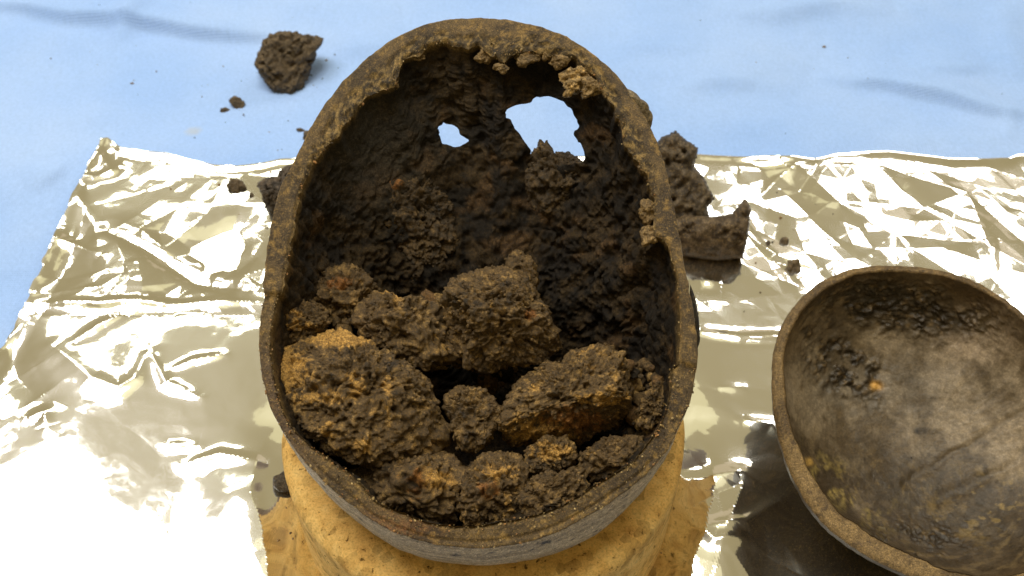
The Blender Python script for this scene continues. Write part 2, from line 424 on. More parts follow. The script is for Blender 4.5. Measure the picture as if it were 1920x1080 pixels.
    r1 = ramp(nt, n1.outputs['Fac'], [(0.3, 0.03), (0.7, 0.07)]); nt.links.new(r1.outputs[0], b.inputs['Roughness'])
    n2 = noise_node(nt, 260, 3, 0.5, tc.outputs['Object'])
    bp = nd(nt, 'ShaderNodeBump'); bp.inputs['Strength'].default_value = 0.05; bp.inputs['Distance'].default_value = 0.0003
    nt.links.new(n2.outputs['Fac'], bp.inputs['Height']); nt.links.new(bp.outputs[0], b.inputs['Normal'])
    b2 = nd(nt, 'ShaderNodeBsdfAnisotropic'); b2.inputs['Roughness'].default_value = 0.27; b2.inputs['Color'].default_value = (0.88, 0.86, 0.80, 1)
    nt.links.new(bp.outputs[0], b2.inputs['Normal'])
    ms = nd(nt, 'ShaderNodeMixShader'); ms.inputs[0].default_value = 0.13
    nt.links.new(b.outputs[0], ms.inputs[1]); nt.links.new(b2.outputs[0], ms.inputs[2])
    nt.links.new(ms.outputs[0], nt.nodes['Material Output'].inputs['Surface'])
    o = obj("foil_sheet", P, grid_faces(NS, NT), m, smooth=False)
    tag(o, "crumpled silver aluminium foil sheet spread over the blue cloth under the skull", "foil")
    def look(x_, y_): return float(P[np.argmin((P[:, 0] - x_) ** 2 + (P[:, 1] - y_) ** 2), 2])
    return look
foil_z = build_foil()
FOIL_Z = 0.66

# ---------------------------------------------------------------- cork ring
def build_cork():
    cx, cy = -1.0, -1.3
    m, nt, b = nodes_of("pressed_cork")
    tc = nd(nt, 'ShaderNodeTexCoord')
    n1 = noise_node(nt, 120, 6, 0.65, tc.outputs['Object'])
    vo = nd(nt, 'ShaderNodeTexVoronoi'); vo.inputs['Scale'].default_value = 330; nt.links.new(tc.outputs['Object'], vo.inputs['Vector'])
    r1 = ramp(nt, n1.outputs['Fac'], [(0.28, (0.50, 0.27, 0.075)), (0.5, (0.72, 0.445, 0.14)), (0.72, (0.82, 0.56, 0.21))])
    r2 = ramp(nt, vo.outputs['Color'], [(0.0, 0.6), (0.35, 0.98), (1.0, 1.1)])
    n3 = noise_node(nt, 480, 3, 0.6, tc.outputs['Object'])
    r3 = ramp(nt, n3.outputs['Fac'], [(0.30, 0.25), (0.37, 1.0)])
    mx = nd(nt, 'ShaderNodeMix', data_type='RGBA', blend_type='MULTIPLY'); mx.inputs[0].default_value = 1
    mx2 = nd(nt, 'ShaderNodeMix', data_type='RGBA', blend_type='MULTIPLY'); mx2.inputs[0].default_value = 1
    nt.links.new(r1.outputs[0], mx.inputs[6]); nt.links.new(r2.outputs[0], mx.inputs[7])
    nt.links.new(mx.outputs[2], mx2.inputs[6]); nt.links.new(r3.outputs[0], mx2.inputs[7])
    n5 = noise_node(nt, 1300, 4, 0.75, tc.outputs['Object']); r5 = ramp(nt, n5.outputs['Fac'], [(0.3, 0.62), (0.5, 1.0), (0.7, 1.12)])
    mx5 = nd(nt, 'ShaderNodeMix', data_type='RGBA', blend_type='MULTIPLY'); mx5.inputs[0].default_value = 1
    nt.links.new(mx2.outputs[2], mx5.inputs[6]); nt.links.new(r5.outputs[0], mx5.inputs[7]); nt.links.new(mx5.outputs[2], b.inputs['Base Color'])
    sm = nd(nt, 'ShaderNodeMath', operation='ADD'); nt.links.new(r3.outputs[0], sm.inputs[0]); nt.links.new(r5.outputs[0], sm.inputs[1])
    bp = nd(nt, 'ShaderNodeBump'); bp.inputs['Strength'].default_value = 0.5; bp.inputs['Distance'].default_value = 0.0006
    nt.links.new(sm.outputs[0], bp.inputs['Height']); nt.links.new(bp.outputs[0], b.inputs['Normal'])
    b.inputs['Roughness'].default_value = 0.95; b.inputs['Specular IOR Level'].default_value = 0.1
    prof = [(4.4, 0.31), (6.95, 0.31), (7.08, 0.40)] + [(7.12, z) for z in np.linspace(0.7, 4.6, 22)]
    for a in np.linspace(0, math.pi / 2, 8): prof.append((6.62 + 0.5 * math.cos(a), 4.75 + 0.5 * math.sin(a)))
    prof += [(r, 5.25) for r in np.linspace(6.4, 5.6, 6)] + [(5.35, 5.12), (5.1, 4.85)] + [(4.9, 4.4), (4.5, 3.0), (4.4, 1.5)]
    n = 220; pr = np.array(prof); th = np.linspace(0, 2 * np.pi, n, endpoint=False)
    R, Z = np.broadcast_to(pr[:, 0], (n, len(pr))), np.broadcast_to(pr[:, 1], (n, len(pr)))
    X = cx + R * np.cos(th)[:, None]; Y = cy + R * np.sin(th)[:, None]
    P = np.stack([X, Y, Z], -1)
    q = P.reshape(-1, 3); dis = (0.03 * fbm(q * 1.2, 3, 3) - 0.05 * sstep(0.35, 0.55, fbm(q * 3.5, 3, 8))).reshape(n, -1) * (Z > 0.4)
    P = P + dis[..., None] * np.stack([np.cos(th), np.sin(th), 0 * th], -1)[:, None, :]
    f = grid_faces(n, len(prof), True)
    k = len(prof); i = np.arange(n); close = np.stack([i * k + k - 1, ((i + 1) % n) * k + k - 1, ((i + 1) % n) * k, i * k], -1)
    o = obj("cork_ring", P.reshape(-1, 3), np.concatenate([f, close]), m, (cx, cy, 0.33))
    tag(o, "thick yellow-tan cork ring standing on the foil and holding up the open skull", "cork ring")
build_cork()

# ---------------------------------------------------------------- the open skull
TILT = math.radians(18)
RIM_N = np.array([0, -math.sin(TILT), math.cos(TILT)])
RIM_V = np.array([0, math.cos(TILT), math.sin(TILT)])       # in the rim plane, away from the viewer
RIM_OUT = [(870,38),(930,38),(1000,50),(1060,70),(1110,103),(1160,150),(1195,200),(1225,255),(1245,310),(1258,370),(1270,430),(1280,490),(1292,550),(1303,610),(1307,660),(1305,700),(1297,745),(1277,790),(1249,847),(1215,885),(1179,916),(1110,963),(1055,993),(999,1013),(929,1026),(860,1027),(800,1017),(722,990),(660,948),(597,893),(560,852),(530,808),(507,765),(494,720),(487,680),(485,640),(489,590),(496,555),(495,545),(499,500),(507,440),(517,392),(527,352),(548,315),(560,290),(585,240),(620,185),(665,135),(710,95),(760,65),(810,46)]
RIM_IN = [(841,82),(869,92),(897,88),(924,108),(947,117),(958,106),(975,98),(1005,98),(1030,103),(1074,108),(1088,122),(1116,147),(1135,178),(1152,200),(1163,235),(1168,267),(1188,289),(1200,310),(1212,332),(1217,353),(1227,391),(1225,415),(1229,441),(1254,461),(1262,500),(1268,530),(1272,570),(1275,624),(1273,665),(1271,684),(1258,692),(1257,717),(1254,740),(1243,785),(1236,800),(1221,822),(1188,863),(1152,888),(1110,913),(1054,947),(999,966),(943,978),(888,987),(850,986),(813,982),(758,963),(716,947),(690,925),(683,912),(655,885),(605,852),(572,827),(544,797),(530,770),(519,727),(510,676),(509,624),(517,580),(522,555),(532,548),(542,482),(553,435),(560,371),(573,334),(588,304),(610,280),(635,250),(674,200),(691,180),(719,172),(741,161),(749,135),(758,114),(785,103),(799,88)]
WALL_OUT = [(533,852),(591,925),(652,978),(730,1030),(799,1052),(897,1062),(957,1058),(1054,1037),(1138,1000),(1193,952),(1249,880),(1285,815),(1306,750),(1313,700),(1314,650),(1308,600),(1297,550),(1283,490),(1272,420),(1260,360),(1249,310),(1229,255),(1199,198),(1163,145),(1112,98),(1060,65),(1000,46),(930,33),(870,33),(808,41),(756,60),(706,89),(660,129),(614,180),(580,235),(556,286),(540,320),(520,360),(510,400),(502,450),(493,510),(489,560),(485,600),(482,640),(484,690),(492,740),(506,795)]
HOLE_BIG = [(946,205),(960,199),(975,196),(993,192),(1003,182),(1030,181),(1055,189),(1070,202),(1080,220),(1086,240),(1077,252),(1084,265),(1093,278),(1099,292),(1096,308),(1070,310),(1030,312),(1000,300),(985,270),(972,250),(958,232),(949,217)]
HOLE_SMALL = [(819,236),(826,232),(833,225),(838,233),(850,234),(860,238),(864,243),(863,252),(872,259),(882,262),(876,266),(868,273),(845,274),(838,271),(827,271),(824,258),(821,247)]
PC = (897, 548)
NTH, NPH = 620, 210
def rim_pt(x, y, dz=0.0): return on_plane(x, y, RIM_C + RIM_N * dz, RIM_N)

def build_skull():
    cen = rim_pt(*PC)
    base = np.array([cen[0], cen[1] + 1.5, 3.3])
    sk = thing("skull", "dark brown sawn-open skull full of crumbly lumps, standing on the cork ring", "skull", base)
    th, ro = polar(RIM_OUT, PC, NTH); _, ri = polar(RIM_IN, PC, NTH); _, rw = polar(WALL_OUT, PC, NTH)
    rng = np.random.default_rng(2)
    circ = np.stack([np.cos(th), np.sin(th), 0 * th], -1)
    ro = ro + 2.2 * fbm(circ * 30, 3, 5)
    ragged = 0.4 + 0.9 * sstep(-0.2, 0.5, -np.sin(th)) 
    ri = ri + ragged * 7 * fbm(circ * 28, 4, 6, 0.65)
    ri = np.minimum(ri, ro - 14)
    O = np.array([rim_pt(PC[0] + r * math.cos(a), PC[1] + r * math.sin(a)) for r, a in zip(ro, th)])
    I = np.array([rim_pt(PC[0] + r * math.cos(a), PC[1] + r * math.sin(a)) for r, a in zip(ri, th)])
    Wl = np.array([rim_pt(PC[0] + r * math.cos(a), PC[1] + r * math.sin(a)) for r, a in zip(np.maximum(rw, ro + 1), th)])
    bul = np.linalg.norm(Wl - cen, axis=1) - np.linalg.norm(O - cen, axis=1)
    # saw line steps: the far two thirds of the rim stands a little prouder
    opx, opy, _ = to_px(O)
    side_step = np.where(opx < PC[0], sstep(556, 549, opy), sstep(694, 688, opy))
    # ---- depth of the floor over the rim plane, by the v coordinate
    def depth(P):
        v = (P - cen) @ RIM_V
        u = (P - cen)[..., 0]
        d = np.interp(v, [-9, -5, -2.5, -0.8, 0.8, 2.5, 4.5, 6.5, 9], [5.6, 6.8, 7.0, 6.9, 5.4, 4.4, 3.6, 2.9, 2.4])
        return d + 0.25 * np.cos(u * 0.5) - 0.5 * np.exp(-((u - 0.9) / 0.45) ** 2) * sstep(3.5, 5.5, v)
    ph = np.linspace(0, 1, NPH) ** 0.92 * (math.pi / 2 * 0.995)
    rho = np.cos(ph) ** 0.55; dd = np.sin(ph) ** 1.0
    inn = cen + (I - cen)[:, None, :] * rho[None, :, None]
    inn = inn - RIM_N * (depth(inn) * dd[None, :])[..., None]
    # outer wall
    rho_o = np.cos(ph) ** 0.5
    bulge = np.sin(np.clip(ph / 0.5, 0, 1) * math.pi / 2)           # reaches full bulge by about 25 degrees
    Od = (O - cen); On = Od / np.linalg.norm(Od, axis=1, keepdims=True)
    out = cen + (Od[:, None, :] + On[:, None, :] * (bul[:, None] * bulge[None, :])[..., None] * 1.0) * rho_o[None, :, None]
    dfull = np.interp(((out - cen) @ RIM_V), [-9, 0, 3, 9], [6.9, 7.7, 7.2, 5.2])
    out = out - RIM_N * (dfull * dd[None, :])[..., None]
    # noise relief on the inner crust
    N = grid_normals(inn)
    q = inn.reshape(-1, 3)
    # keep directions: the normal that points into the cavity
    sgn = np.sign(np.sum(N * (cen + RIM_N * 2 - inn), axis=2, keepdims=True)); N = N * sgn
    f1, f2 = worley(q * np.array([1.1, 1.1, 1.1]) + 0.35 * vnoise(q * 1.5, 3)[:, None], 4)
    w1, _ = worley(q * 4.5, 7); w2, _ = worley(q * 11, 8)
    big = fbm(q * 0.55, 4, 11)
    rid = 1 - np.abs(fbm(q * 1.3, 4, 14)) * 3
    crack = np.clip(1 - (f2 - f1) * 9, 0, 1)
    inside = np.clip(ph / 0.35, 0, 1)[None, :]
    disp = 0.55 * big + 0.05 * (0.6 - w1) + 0.05 * (0.6 - w2) + 0.06 * rid - 0.18 * sstep(0.34, 0.12, worley(q * 1.7, 91)[0]) - 0.18 * crack * sstep(0.0, 0.3, fbm(q * 0.7, 2, 31)) + 0.12 * fbm(q * 7, 4, 15, 0.65) + (0.10 * cellrand((q + 0.2 * vnoise(q * 3, 5)[:, None]) * 1.4, 16) + 0.05 * cellrand(q * 4, 17)) * np.tile(sstep(0.35, 0.9, ph), NTH)
    # smoother plate of bone along the far left inner wall
    px, py, _ = to_px(q)
    smoothw = np.exp(-(((px - 690) / 110) ** 2 + ((py - 270) / 120) ** 2))
    disp = disp * (1 - 0.7 * smoothw) * (1 - 0.5 * np.exp(-(((px - 930) / 95) ** 2 + ((py - 380) / 80) ** 2)))
    inn = inn + N * (disp.reshape(NTH, NPH) * inside)[..., None]
    q = inn.reshape(-1, 3)
    # thin bone round the eye-socket holes: outer wall follows the inner one there
    px, py, _ = to_px(q)
    warpx = px + 5 * fbm(q * 5, 3, 41); warpy = py + 5 * fbm(q * 5, 3, 42)
    hb = in_poly(warpx, warpy, HOLE_BIG); hs = in_poly(warpx, warpy, HOLE_SMALL)
    near_h = np.maximum(np.exp(-(((px - 1020) / 120) ** 2 + ((py - 250) / 110) ** 2) ** 2), np.exp(-(((px - 850) / 80) ** 2 + ((py - 250) / 70) ** 2) ** 2)).reshape(NTH, NPH)
    thin = inn - N * (0.22 + 0.08 * fbm(q * 2, 2, 44)).reshape(NTH, NPH)[..., None]
    wgt = np.clip(near_h * 1.6, 0, 1) * np.clip(ph / 0.3, 0, 1)[None, :]
    out = out * (1 - wgt[..., None]) + thin * wgt[..., None]
    qo = out.reshape(-1, 3)
    No = -grid_normals(out) * np.sign(np.sum(grid_normals(out) * (cen - out), axis=2, keepdims=True))
    out = out + No * ((0.05 * fbm(qo * 1.1, 4, 51) + 0.012 * fbm(qo * 6, 3, 52)).reshape(NTH, NPH) * np.clip(ph / 0.1, 0, 1)[None, :])[..., None]
    hole = (hb | hs).reshape(NTH, NPH)
    F = grid_faces(NTH, NPH, True)
    fh = hole.ravel()[F].sum(1) >= 3
    keep = F[~fh]; gone = F[fh]
    # edges between kept and removed faces -> side walls of the holes
    def edges(f): return np.stack([f, np.roll(f, -1, 1)], -1).reshape(-1, 2)
    ek = edges(keep); eg = set(map(tuple, np.sort(edges(gone), 1)))
    side = [e for e in map(tuple, ek) if tuple(sorted(e)) in eg]
    nI = NTH * NPH
    V_in = np.concatenate([inn.reshape(-1, 3), out.reshape(-1, 3)])
    sf = np.array([[b, a, a + nI, b + nI] for a, b in side])
    nb = {}
    for a, b in side: nb.setdefault(a, []).append(b); nb.setdefault(b, []).append(a)
    ids = np.array([k_ for k_ in nb if len(nb[k_]) == 2]); n0 = np.array([nb[k_][0] for k_ in ids]); n1 = np.array([nb[k_][1] for k_ in ids])
    for it in range(4):
        for off in (0, nI):
            V_in[ids + off] = 0.5 * V_in[ids + off] + 0.25 * (V_in[n0 + off] + V_in[n1 + off])
    inn = V_in[:nI].reshape(NTH, NPH, 3); out = V_in[nI:].reshape(NTH, NPH, 3)
    # colours of the crust
    q = inn.reshape(-1, 3)
    t = fbm(q * 1.6, 4, 61); t2 = fbm(q * 6, 3, 62)
    col = mixc((0.009, 0.0055, 0.0024), (0.036, 0.0215, 0.0075), sstep(-0.3, 0.4, t + 0.4 * t2))
    col = mixc(col, (0.075, 0.040, 0.014), sstep(0.25, 0.5, fbm(q * 0.9, 3, 64)) * 0.6)
    col = mixc(col, (0.038, 0.032, 0.024), smoothw * 0.8)
    rimw = np.repeat(np.clip(1 - ph / 0.10, 0, 1)[None, :], NTH, 0).ravel()
    col = mixc(col, (0.20, 0.13, 0.05), rimw * 0.8)
    colo = np.tile(np.array([0.05, 0.036, 0.02]), (nI, 1))
    crust = obj("inner_crust", V_in[:], np.concatenate([keep, sf]), M_CRUST, base, sk, np.concatenate([col, colo]))
    # drop the unused outer vertices of the crust mesh
    bm = bmesh.new(); bm.from_mesh(crust.data); bmesh.ops.delete(bm, geom=[v for v in bm.verts if not v.link_faces], context='VERTS'); bm.to_mesh(crust.data); bm.free()
    # ---- bone wall: saw-cut rim + outer wall
    NR = 22
    rr = np.linspace(0, 1, NR)
    rim = I[:, None, :] * (1 - rr)[None, :, None] + O[:, None, :] * rr[None, :, None]
    qr = rim.reshape(-1, 3)
    opx2, opy2, _ = to_px(qr)
    sup = np.exp(-((opx2 - 960) / 330) ** 2) * sstep(260, 120, opy2)
    rel = 0.02 * fbm(qr * 2.2, 3, 71) + 0.02 * fbm(qr * 9, 3, 72) + 0.02 * (0.5 - worley(qr * 7, 73)[0])
    rel = rel.reshape(NTH, NR)
    rag = sstep(430, 260, opy2).reshape(NTH, NR) * sstep(0.68, 0.34, rr[None, :] + 0.3 * fbm(qr * 1.5, 3, 77).reshape(NTH, NR))
    rel = rel + rag * (-0.07 + 0.16 * fbm(qr * 4, 4, 78, 0.65) + 0.14 * (0.5 - worley(qr * 3.2, 79)[0])).reshape(NTH, NR)
    edge_round = -0.10 * np.exp(-(rr / 0.10) ** 2) - 0.035 * np.exp(-((1 - rr) / 0.035) ** 2)
    far = sstep(700, 300, opy2).reshape(NTH, NR)
    groove = -0.06 * np.exp(-((rr[None, :] - 0.72) / 0.10) ** 2) * sstep(800, 900, opy2).reshape(NTH, NR) 
    stepz = 0.16 * side_step[:, None] * np.ones(NR)
    rim = rim + RIM_N * (rel + edge_round[None, :] + groove + stepz - 0.02)[..., None]
    # first rows of the outer wall follow the rim's step
    ow = out.copy(); fall = np.exp(-(np.arange(NPH) / 5.0) ** 2)
    ow = ow + RIM_N * (stepz[:, :1] * fall[None, :] - 0.08 * np.exp(-(np.arange(NPH) / 1.5) ** 2)[None, :])[..., None]
    V = np.concatenate([rim.reshape(-1, 3), ow.reshape(-1, 3)])
    nR = NTH * NR
    Fr = grid_faces(NTH, NR, True); Fo = keep + nR
    i = np.arange(NTH); i2 = (i + 1) % NTH
    br = np.stack([i * NR + NR - 1, i2 * NR + NR - 1, nR + i2 * NPH + 0, nR + i * NPH + 0], -1)
    qa = V
    a1 = fbm(qa * 0.8, 4, 81); a2 = fbm(qa * 3.5, 4, 82); a3 = fbm(qa * 9, 3, 83)
    col = mixc((0.046, 0.029, 0.013), (0.100, 0.064, 0.026), sstep(-0.35, 0.4, a1 + 0.5 * a2))
    col = mixc(col, (0.25, 0.15, 0.04), sstep(0.2, 0.55, 0.8 * a2 + 0.9 * a3) * 0.6)
    k = np.zeros(len(V)); k[:nR] = np.repeat((np.exp(-(rr / 0.10) ** 2) + 0.8 * np.exp(-((1 - rr) / 0.05) ** 2))[None, :], NTH, 0).ravel()
    col = mixc(col, (0.30, 0.20, 0.08), np.clip(k * (0.4 + 1.2 * a3), 0, 1) * 0.75)
    rg_ = np.zeros(len(V)); rg_[:nR] = rag.ravel()
    col = mixc(col, mixc((0.028, 0.018, 0.008), (0.23, 0.15, 0.052), sstep(-0.15, 0.35, a3 + 0.5 * a2)), rg_ * 0.9)
    vx, vy, _ = to_px(V)
    # redder, darker band at the lower left of the rim; rusty stretch by the bottom middle
    red = np.zeros(len(V)); red[:nR] = (sstep(600, 720, vy) * sstep(640, 520, vx))[:nR]
    col = mixc(col, (0.075, 0.046, 0.030), red * 0.6)
    rust = np.exp(-(((vx - 745) / 75) ** 2 + ((vy - 985) / 28) ** 2))
    col = mixc(col, (0.15, 0.065, 0.025), rust * np.clip(0.5 + a3, 0, 1))
    # outer wall: grey lichen-pale weathered bone, cracked
    ow_m = np.zeros(len(V)); ow_m[nR:] = 1
    streak = fbm(np.stack([np.arctan2(V[:, 1] - cen[1], V[:, 0] - cen[0]) * 4, V[:, 2] * 9, 0 * V[:, 0]], -1), 4, 91)
    wallc = mixc((0.24, 0.175, 0.10), (0.48, 0.36, 0.215), sstep(-0.55, 0.35, 0.6 * streak + 0.5 * a3))
    wallc = mixc(wallc, (0.045, 0.033, 0.022), sstep(0.42, 0.6, a2 + 0.5 * a3))
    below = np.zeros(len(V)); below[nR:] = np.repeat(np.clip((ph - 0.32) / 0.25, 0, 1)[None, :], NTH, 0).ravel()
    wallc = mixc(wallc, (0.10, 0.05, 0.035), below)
    col = col * (1 - ow_m)[:, None] + wallc * ow_m[:, None]
    obj("bone_wall", V, np.concatenate([Fr, Fo, br]), M_BONE, base, sk, col)
    return sk, cen, base
SKULL, SK_CEN, SK_BASE = build_skull()

# ---------------------------------------------------------------- lumps
_ico = {}
def ico(sub):
    if sub not in _ico:
        bm = bmesh.new(); bmesh.ops.create_icosphere(bm, subdivisions=sub, radius=1)
        v = np.array([x.co[:] for x in bm.verts]); f = np.array([[a.index for a in p.verts] for p in bm.faces]); bm.free()
        _ico[sub] = (v, f)
    return _ico[sub]
DARK, MID, TAN, OCHRE, RUST = (0.020, 0.0125, 0.0055), (0.080, 0.047, 0.0155), (0.215, 0.130, 0.042), (0.37, 0.205, 0.048), (0.21, 0.085, 0.02)
def lump(name, outline, centre, thick, sub, seed, amp=1.0, crumb=1.0, spots=(), ochre=0.15, floor=None, box=0.7, mat=None, parent=None, base_cols=(DARK, MID, TAN), pits=1.0, lean=(0, 0), grains=0, facets=5, cuts=(), strata=0.8):
    """crumbly lump with a silhouette like `outline` (seen from the camera), half-thickness thick, placed at centre (cm)"""
    ox = sum(p[0] for p in outline) / len(outline); oy = sum(p[1] for p in outline) / len(outline)
    w = CAM_P - centre; dist = np.linalg.norm(w); w = w / dist
    dep = (centre - CAM_P) @ V_FWD
    up = V_UP - w * (V_UP @ w); up /= np.linalg.norm(up); rt = np.cross(up, w)
    v, f = ico(sub)
    p = np.hypot(v[:, 0], v[:, 1]); lon = np.arctan2(-v[:, 1], v[:, 0])          # pixel y runs down
    _, r = polar(outline, (ox, oy), lon)
    r = r * dep / F_PX
    pe = np.clip(p, 1e-6, 1) ** box
    x = r * pe * v[:, 0] / np.maximum(p, 1e-6); y = r * pe * v[:, 1] / np.maximum(p, 1e-6)
    z = thick * np.sign(v[:, 2]) * np.abs(v[:, 2]) ** box + lean[0] * x + lean[1] * y
    P = centre + x[:, None] * rt + y[:, None] * up + z[:, None] * w
    nrm = v[:, 0:1] * rt + v[:, 1:2] * up + v[:, 2:3] * w
    rgf = np.random.default_rng(seed + 300)
    for _k in range(facets):                       # broken-off flat faces
        a_, zz = rgf.uniform(0, 6.283), rgf.uniform(0.55, 0.97)
        nk = (math.sqrt(1 - zz * zz) * math.cos(a_)) * rt + (math.sqrt(1 - zz * zz) * math.sin(a_)) * up + zz * w
        pr = (P - centre) @ nk; ex = np.maximum(0, pr - rgf.uniform(0.68, 0.88) * pr.max())
        P = P - nk * (ex * 0.9)[:, None]
    for (ca, cb, cc, fr) in cuts:
        nk = ca * rt + cb * up + cc * w; nk = nk / np.linalg.norm(nk)
        pr = (P - centre) @ nk; ex = np.maximum(0, pr - fr * pr.max()); P = P - nk * (ex * 0.92)[:, None]
    size = float(np.sqrt(np.mean(r ** 2))); sc = 1.0 / max(size, 0.25)
    q = P + seed * 7.3
    big = fbm(q * 0.8 * sc * 1.3, 3, seed)
    f1, f2 = worley(q * 1.6 * sc + 0.3 * vnoise(q * 2 * sc, 2)[:, None], seed + 1)
    w1, _ = worley(q * 4.2, seed + 2); w2, _ = worley(q * 9.5, seed + 3)
    fine = fbm(q * 6, 4, seed + 4, 0.6)
    crk = np.clip(1 - (f2 - f1) * 10, 0, 1)
    w0, _ = worley(q * 1.9 + 0.3 * vnoise(q * 3, 5)[:, None], seed + 12)
    wp = 0.25 * np.stack([vnoise(q * 3, 6), vnoise(q * 3 + 9, 7), vnoise(q * 3 + 19, 8)], -1)
    c0 = cellrand((q + wp) * 1.15, seed + 31); c1 = cellrand((q + 0.5 * wp) * 3.3, seed + 32)
    d = amp * size * (0.20 * big - 0.07 * crk * pits) + crumb * (0.10 * (0.5 - w0) + 0.09 * (0.55 - w1) + 0.06 * (0.5 - w2) + 0.13 * fine + 0.13 * c0 + 0.05 * c1) * min(1, size * 1.2 + 0.15)
    pit = sstep(0.24, 0.4, fbm(q * 2.4, 3, seed + 6)); d -= 0.24 * pit * crumb * pits * min(1, size)
    ang = seed * 1.3; sa_, ca_ = math.sin(ang), math.cos(ang)
    qs = np.stack([(ca_ * q[:, 0] + sa_ * q[:, 1]) * 1.1, (-sa_ * q[:, 0] + ca_ * q[:, 1]) * 4.2, q[:, 2] * 4.2], -1)
    d += crumb * 0.20 * strata * (fbm(qs + wp, 3, seed + 61)) * min(1, size)
    wq, _ = worley(q * 2.4 + wp * 2, seed + 51); d -= 0.20 * crumb * pits * sstep(0.34, 0.14, wq) * min(1, size)
    d *= 0.55 + 0.45 * np.abs(v[:, 2]) ** 0.7
    P = P + nrm * d[:, None]
    if floor is not None: P[:, 2] = np.maximum(P[:, 2], floor + 0.01 * vnoise(P * 5, 1))
    if grains:
        rg = np.random.default_rng(seed + 77); bv, bf = ico(1)
        ids = rg.choice(np.nonzero(v[:, 2] > -0.3)[0], grains); nb0 = len(P)
        sz = 0.02 + np.abs(rg.normal(0, 0.028, grains))
        G = P[ids][:, None, :] + (bv[None] * rg.uniform(0.6, 1.4, (grains, 1, 3))) * sz[:, None, None]
        P = np.concatenate([P, G.reshape(-1, 3)]); f = np.concatenate([f, (bf[None] + (nb0 + np.arange(grains) * len(bv))[:, None, None]).reshape(-1, 3)])
        q = P + seed * 7.3
    t = fbm(q * 1.1, 3, seed + 9); t2 = fbm(q * 5, 3, seed + 10)
    col = mixc(base_cols[0], base_cols[1], sstep(-0.55, 0.15, t2 + 0.6 * t + 0.35))
    t3 = fbm(q * 11, 2, seed + 21)
    col = mixc(col, base_cols[2], sstep(0.10, 0.5, t2 + 0.25 * t + 0.5 * t3) * 0.85)
    if ochre: col = mixc(col, OCHRE, sstep(0.55 - ochre, 0.85 - ochre, t + 0.35 * t2) * 0.75)
    vx, vy, _ = to_px(P)
    for (sx, sy, rx, ry, c, k) in spots:
        m = np.exp(-(((vx - sx) / (1.35 * rx)) ** 2 + ((vy - sy) / (1.35 * ry)) ** 2) ** 1.2)
        m = sstep(0.36, 0.72, m * min(k, 1.0) * 0.9 + 0.45 * t2 + 0.3 * t3)
        col = mixc(col, np.asarray(c), m * 0.85)
    org = np.array([centre[0], centre[1], P[:, 2].min()])
    return obj(name, P, f, mat or M_EARTH, org, parent, col)

def slab(name, outline, centre, thick, seed, mat, parent, cols, step=3.0, rough=1.0, bow=(0, 0), floor=None, round_px=18):
    """broken plate of bone: outline as seen from the camera, real thickness, edges rounded and ragged"""
    ox = sum(p[0] for p in outline) / len(outline); oy = sum(p[1] for p in outline) / len(outline)
    w = CAM_P - centre; w = w / np.linalg.norm(w); dep = (centre - CAM_P) @ V_FWD
    up = V_UP - w * (V_UP @ w); up /= np.linalg.norm(up); rt = np.cross(up, w)
    rng = np.random.default_rng(seed); b = []
    for (x0, y0), (x1, y1) in zip(outline, outline[1:] + outline[:1]):
        n = max(1, int(math.hypot(x1 - x0, y1 - y0) / step))
        for k in range(n): b.append((x0 + (x1 - x0) * k / n + rng.normal(0, 0.8 * rough), y0 + (y1 - y0) * k / n + rng.normal(0, 0.8 * rough)))
    nb = len(b); xs = [p[0] for p in b]; ys = [p[1] for p in b]
    gx, gy = np.meshgrid(np.arange(min(xs), max(xs), step), np.arange(min(ys), max(ys), step)); gx = gx.ravel(); gy = gy.ravel()
    de, _, _ = seg_dist(gx, gy, b + b[:1]); m = in_poly(gx, gy, b) & (de > step * 0.6)
    pts = b + list(zip(gx[m] + rng.uniform(-0.5, 0.5, m.sum()), gy[m] + rng.uniform(-0.5, 0.5, m.sum())))
    co, _, fa = geometry.delaunay_2d_cdt([Vector((float(x), float(y))) for x, y in pts], [(k, (k + 1) % nb) for k in range(nb)], [], 1, 1e-4)[:3]
    co = np.array([(c.x, c.y) for c in co]); de, _, _ = seg_dist(co[:, 0], co[:, 1], b + b[:1])
    t = np.clip(de / round_px, 0, 1); prof = np.sqrt(np.maximum(1 - (1 - t) ** 2, 0))
    x = (co[:, 0] - ox) * dep / F_PX; y = -(co[:, 1] - oy) * dep / F_PX
    mid = bow[0] * x * x + bow[1] * y * y
    vs = []
    for sg in (1, -1):
        P = centre + x[:, None] * rt + y[:, None] * up + (mid + sg * thick * (0.12 + 0.88 * prof))[:, None] * w
        q = P + seed
        d = rough * (0.28 * fbm(q * 0.9, 3, seed) + 0.13 * (0.5 - worley(q * 2.0, seed + 1)[0]) + 0.09 * (0.5 - worley(q * 5, seed + 2)[0]) + 0.08 * fbm(q * 5, 3, seed + 3)) - rough * 0.3 * sstep(0.2, 0.5, fbm(q * 1.8, 3, seed + 5))
        vs.append(P + w * (sg * d * (0.3 + 0.7 * t))[:, None])
    V = np.concatenate(vs); n = len(co)
    if floor is not None: V[:, 2] = np.maximum(V[:, 2], floor)
    F = [tuple(f) for f in fa] + [tuple(i + n for i in reversed(f)) for f in fa]
    cnt = {}
    for f in fa:
        for i in range(len(f)): cnt[(f[i], f[(i + 1) % len(f)])] = 1
    F += [(j, i, i + n, j + n) for (i, j) in cnt if (j, i) not in cnt]
    q = V + seed; t2 = fbm(q * 3, 3, seed + 8); t3 = fbm(q * 9, 3, seed + 9)
    col = mixc(cols[0], cols[1], sstep(-0.35, 0.2, t2 + 0.4 * t3)); col = mixc(col, cols[2], sstep(0.05, 0.4, t3 + 0.4 * t2) * 0.8)
    return obj(name, V, F, mat, np.array([centre[0], centre[1], V[:, 2].min()]), parent, col)

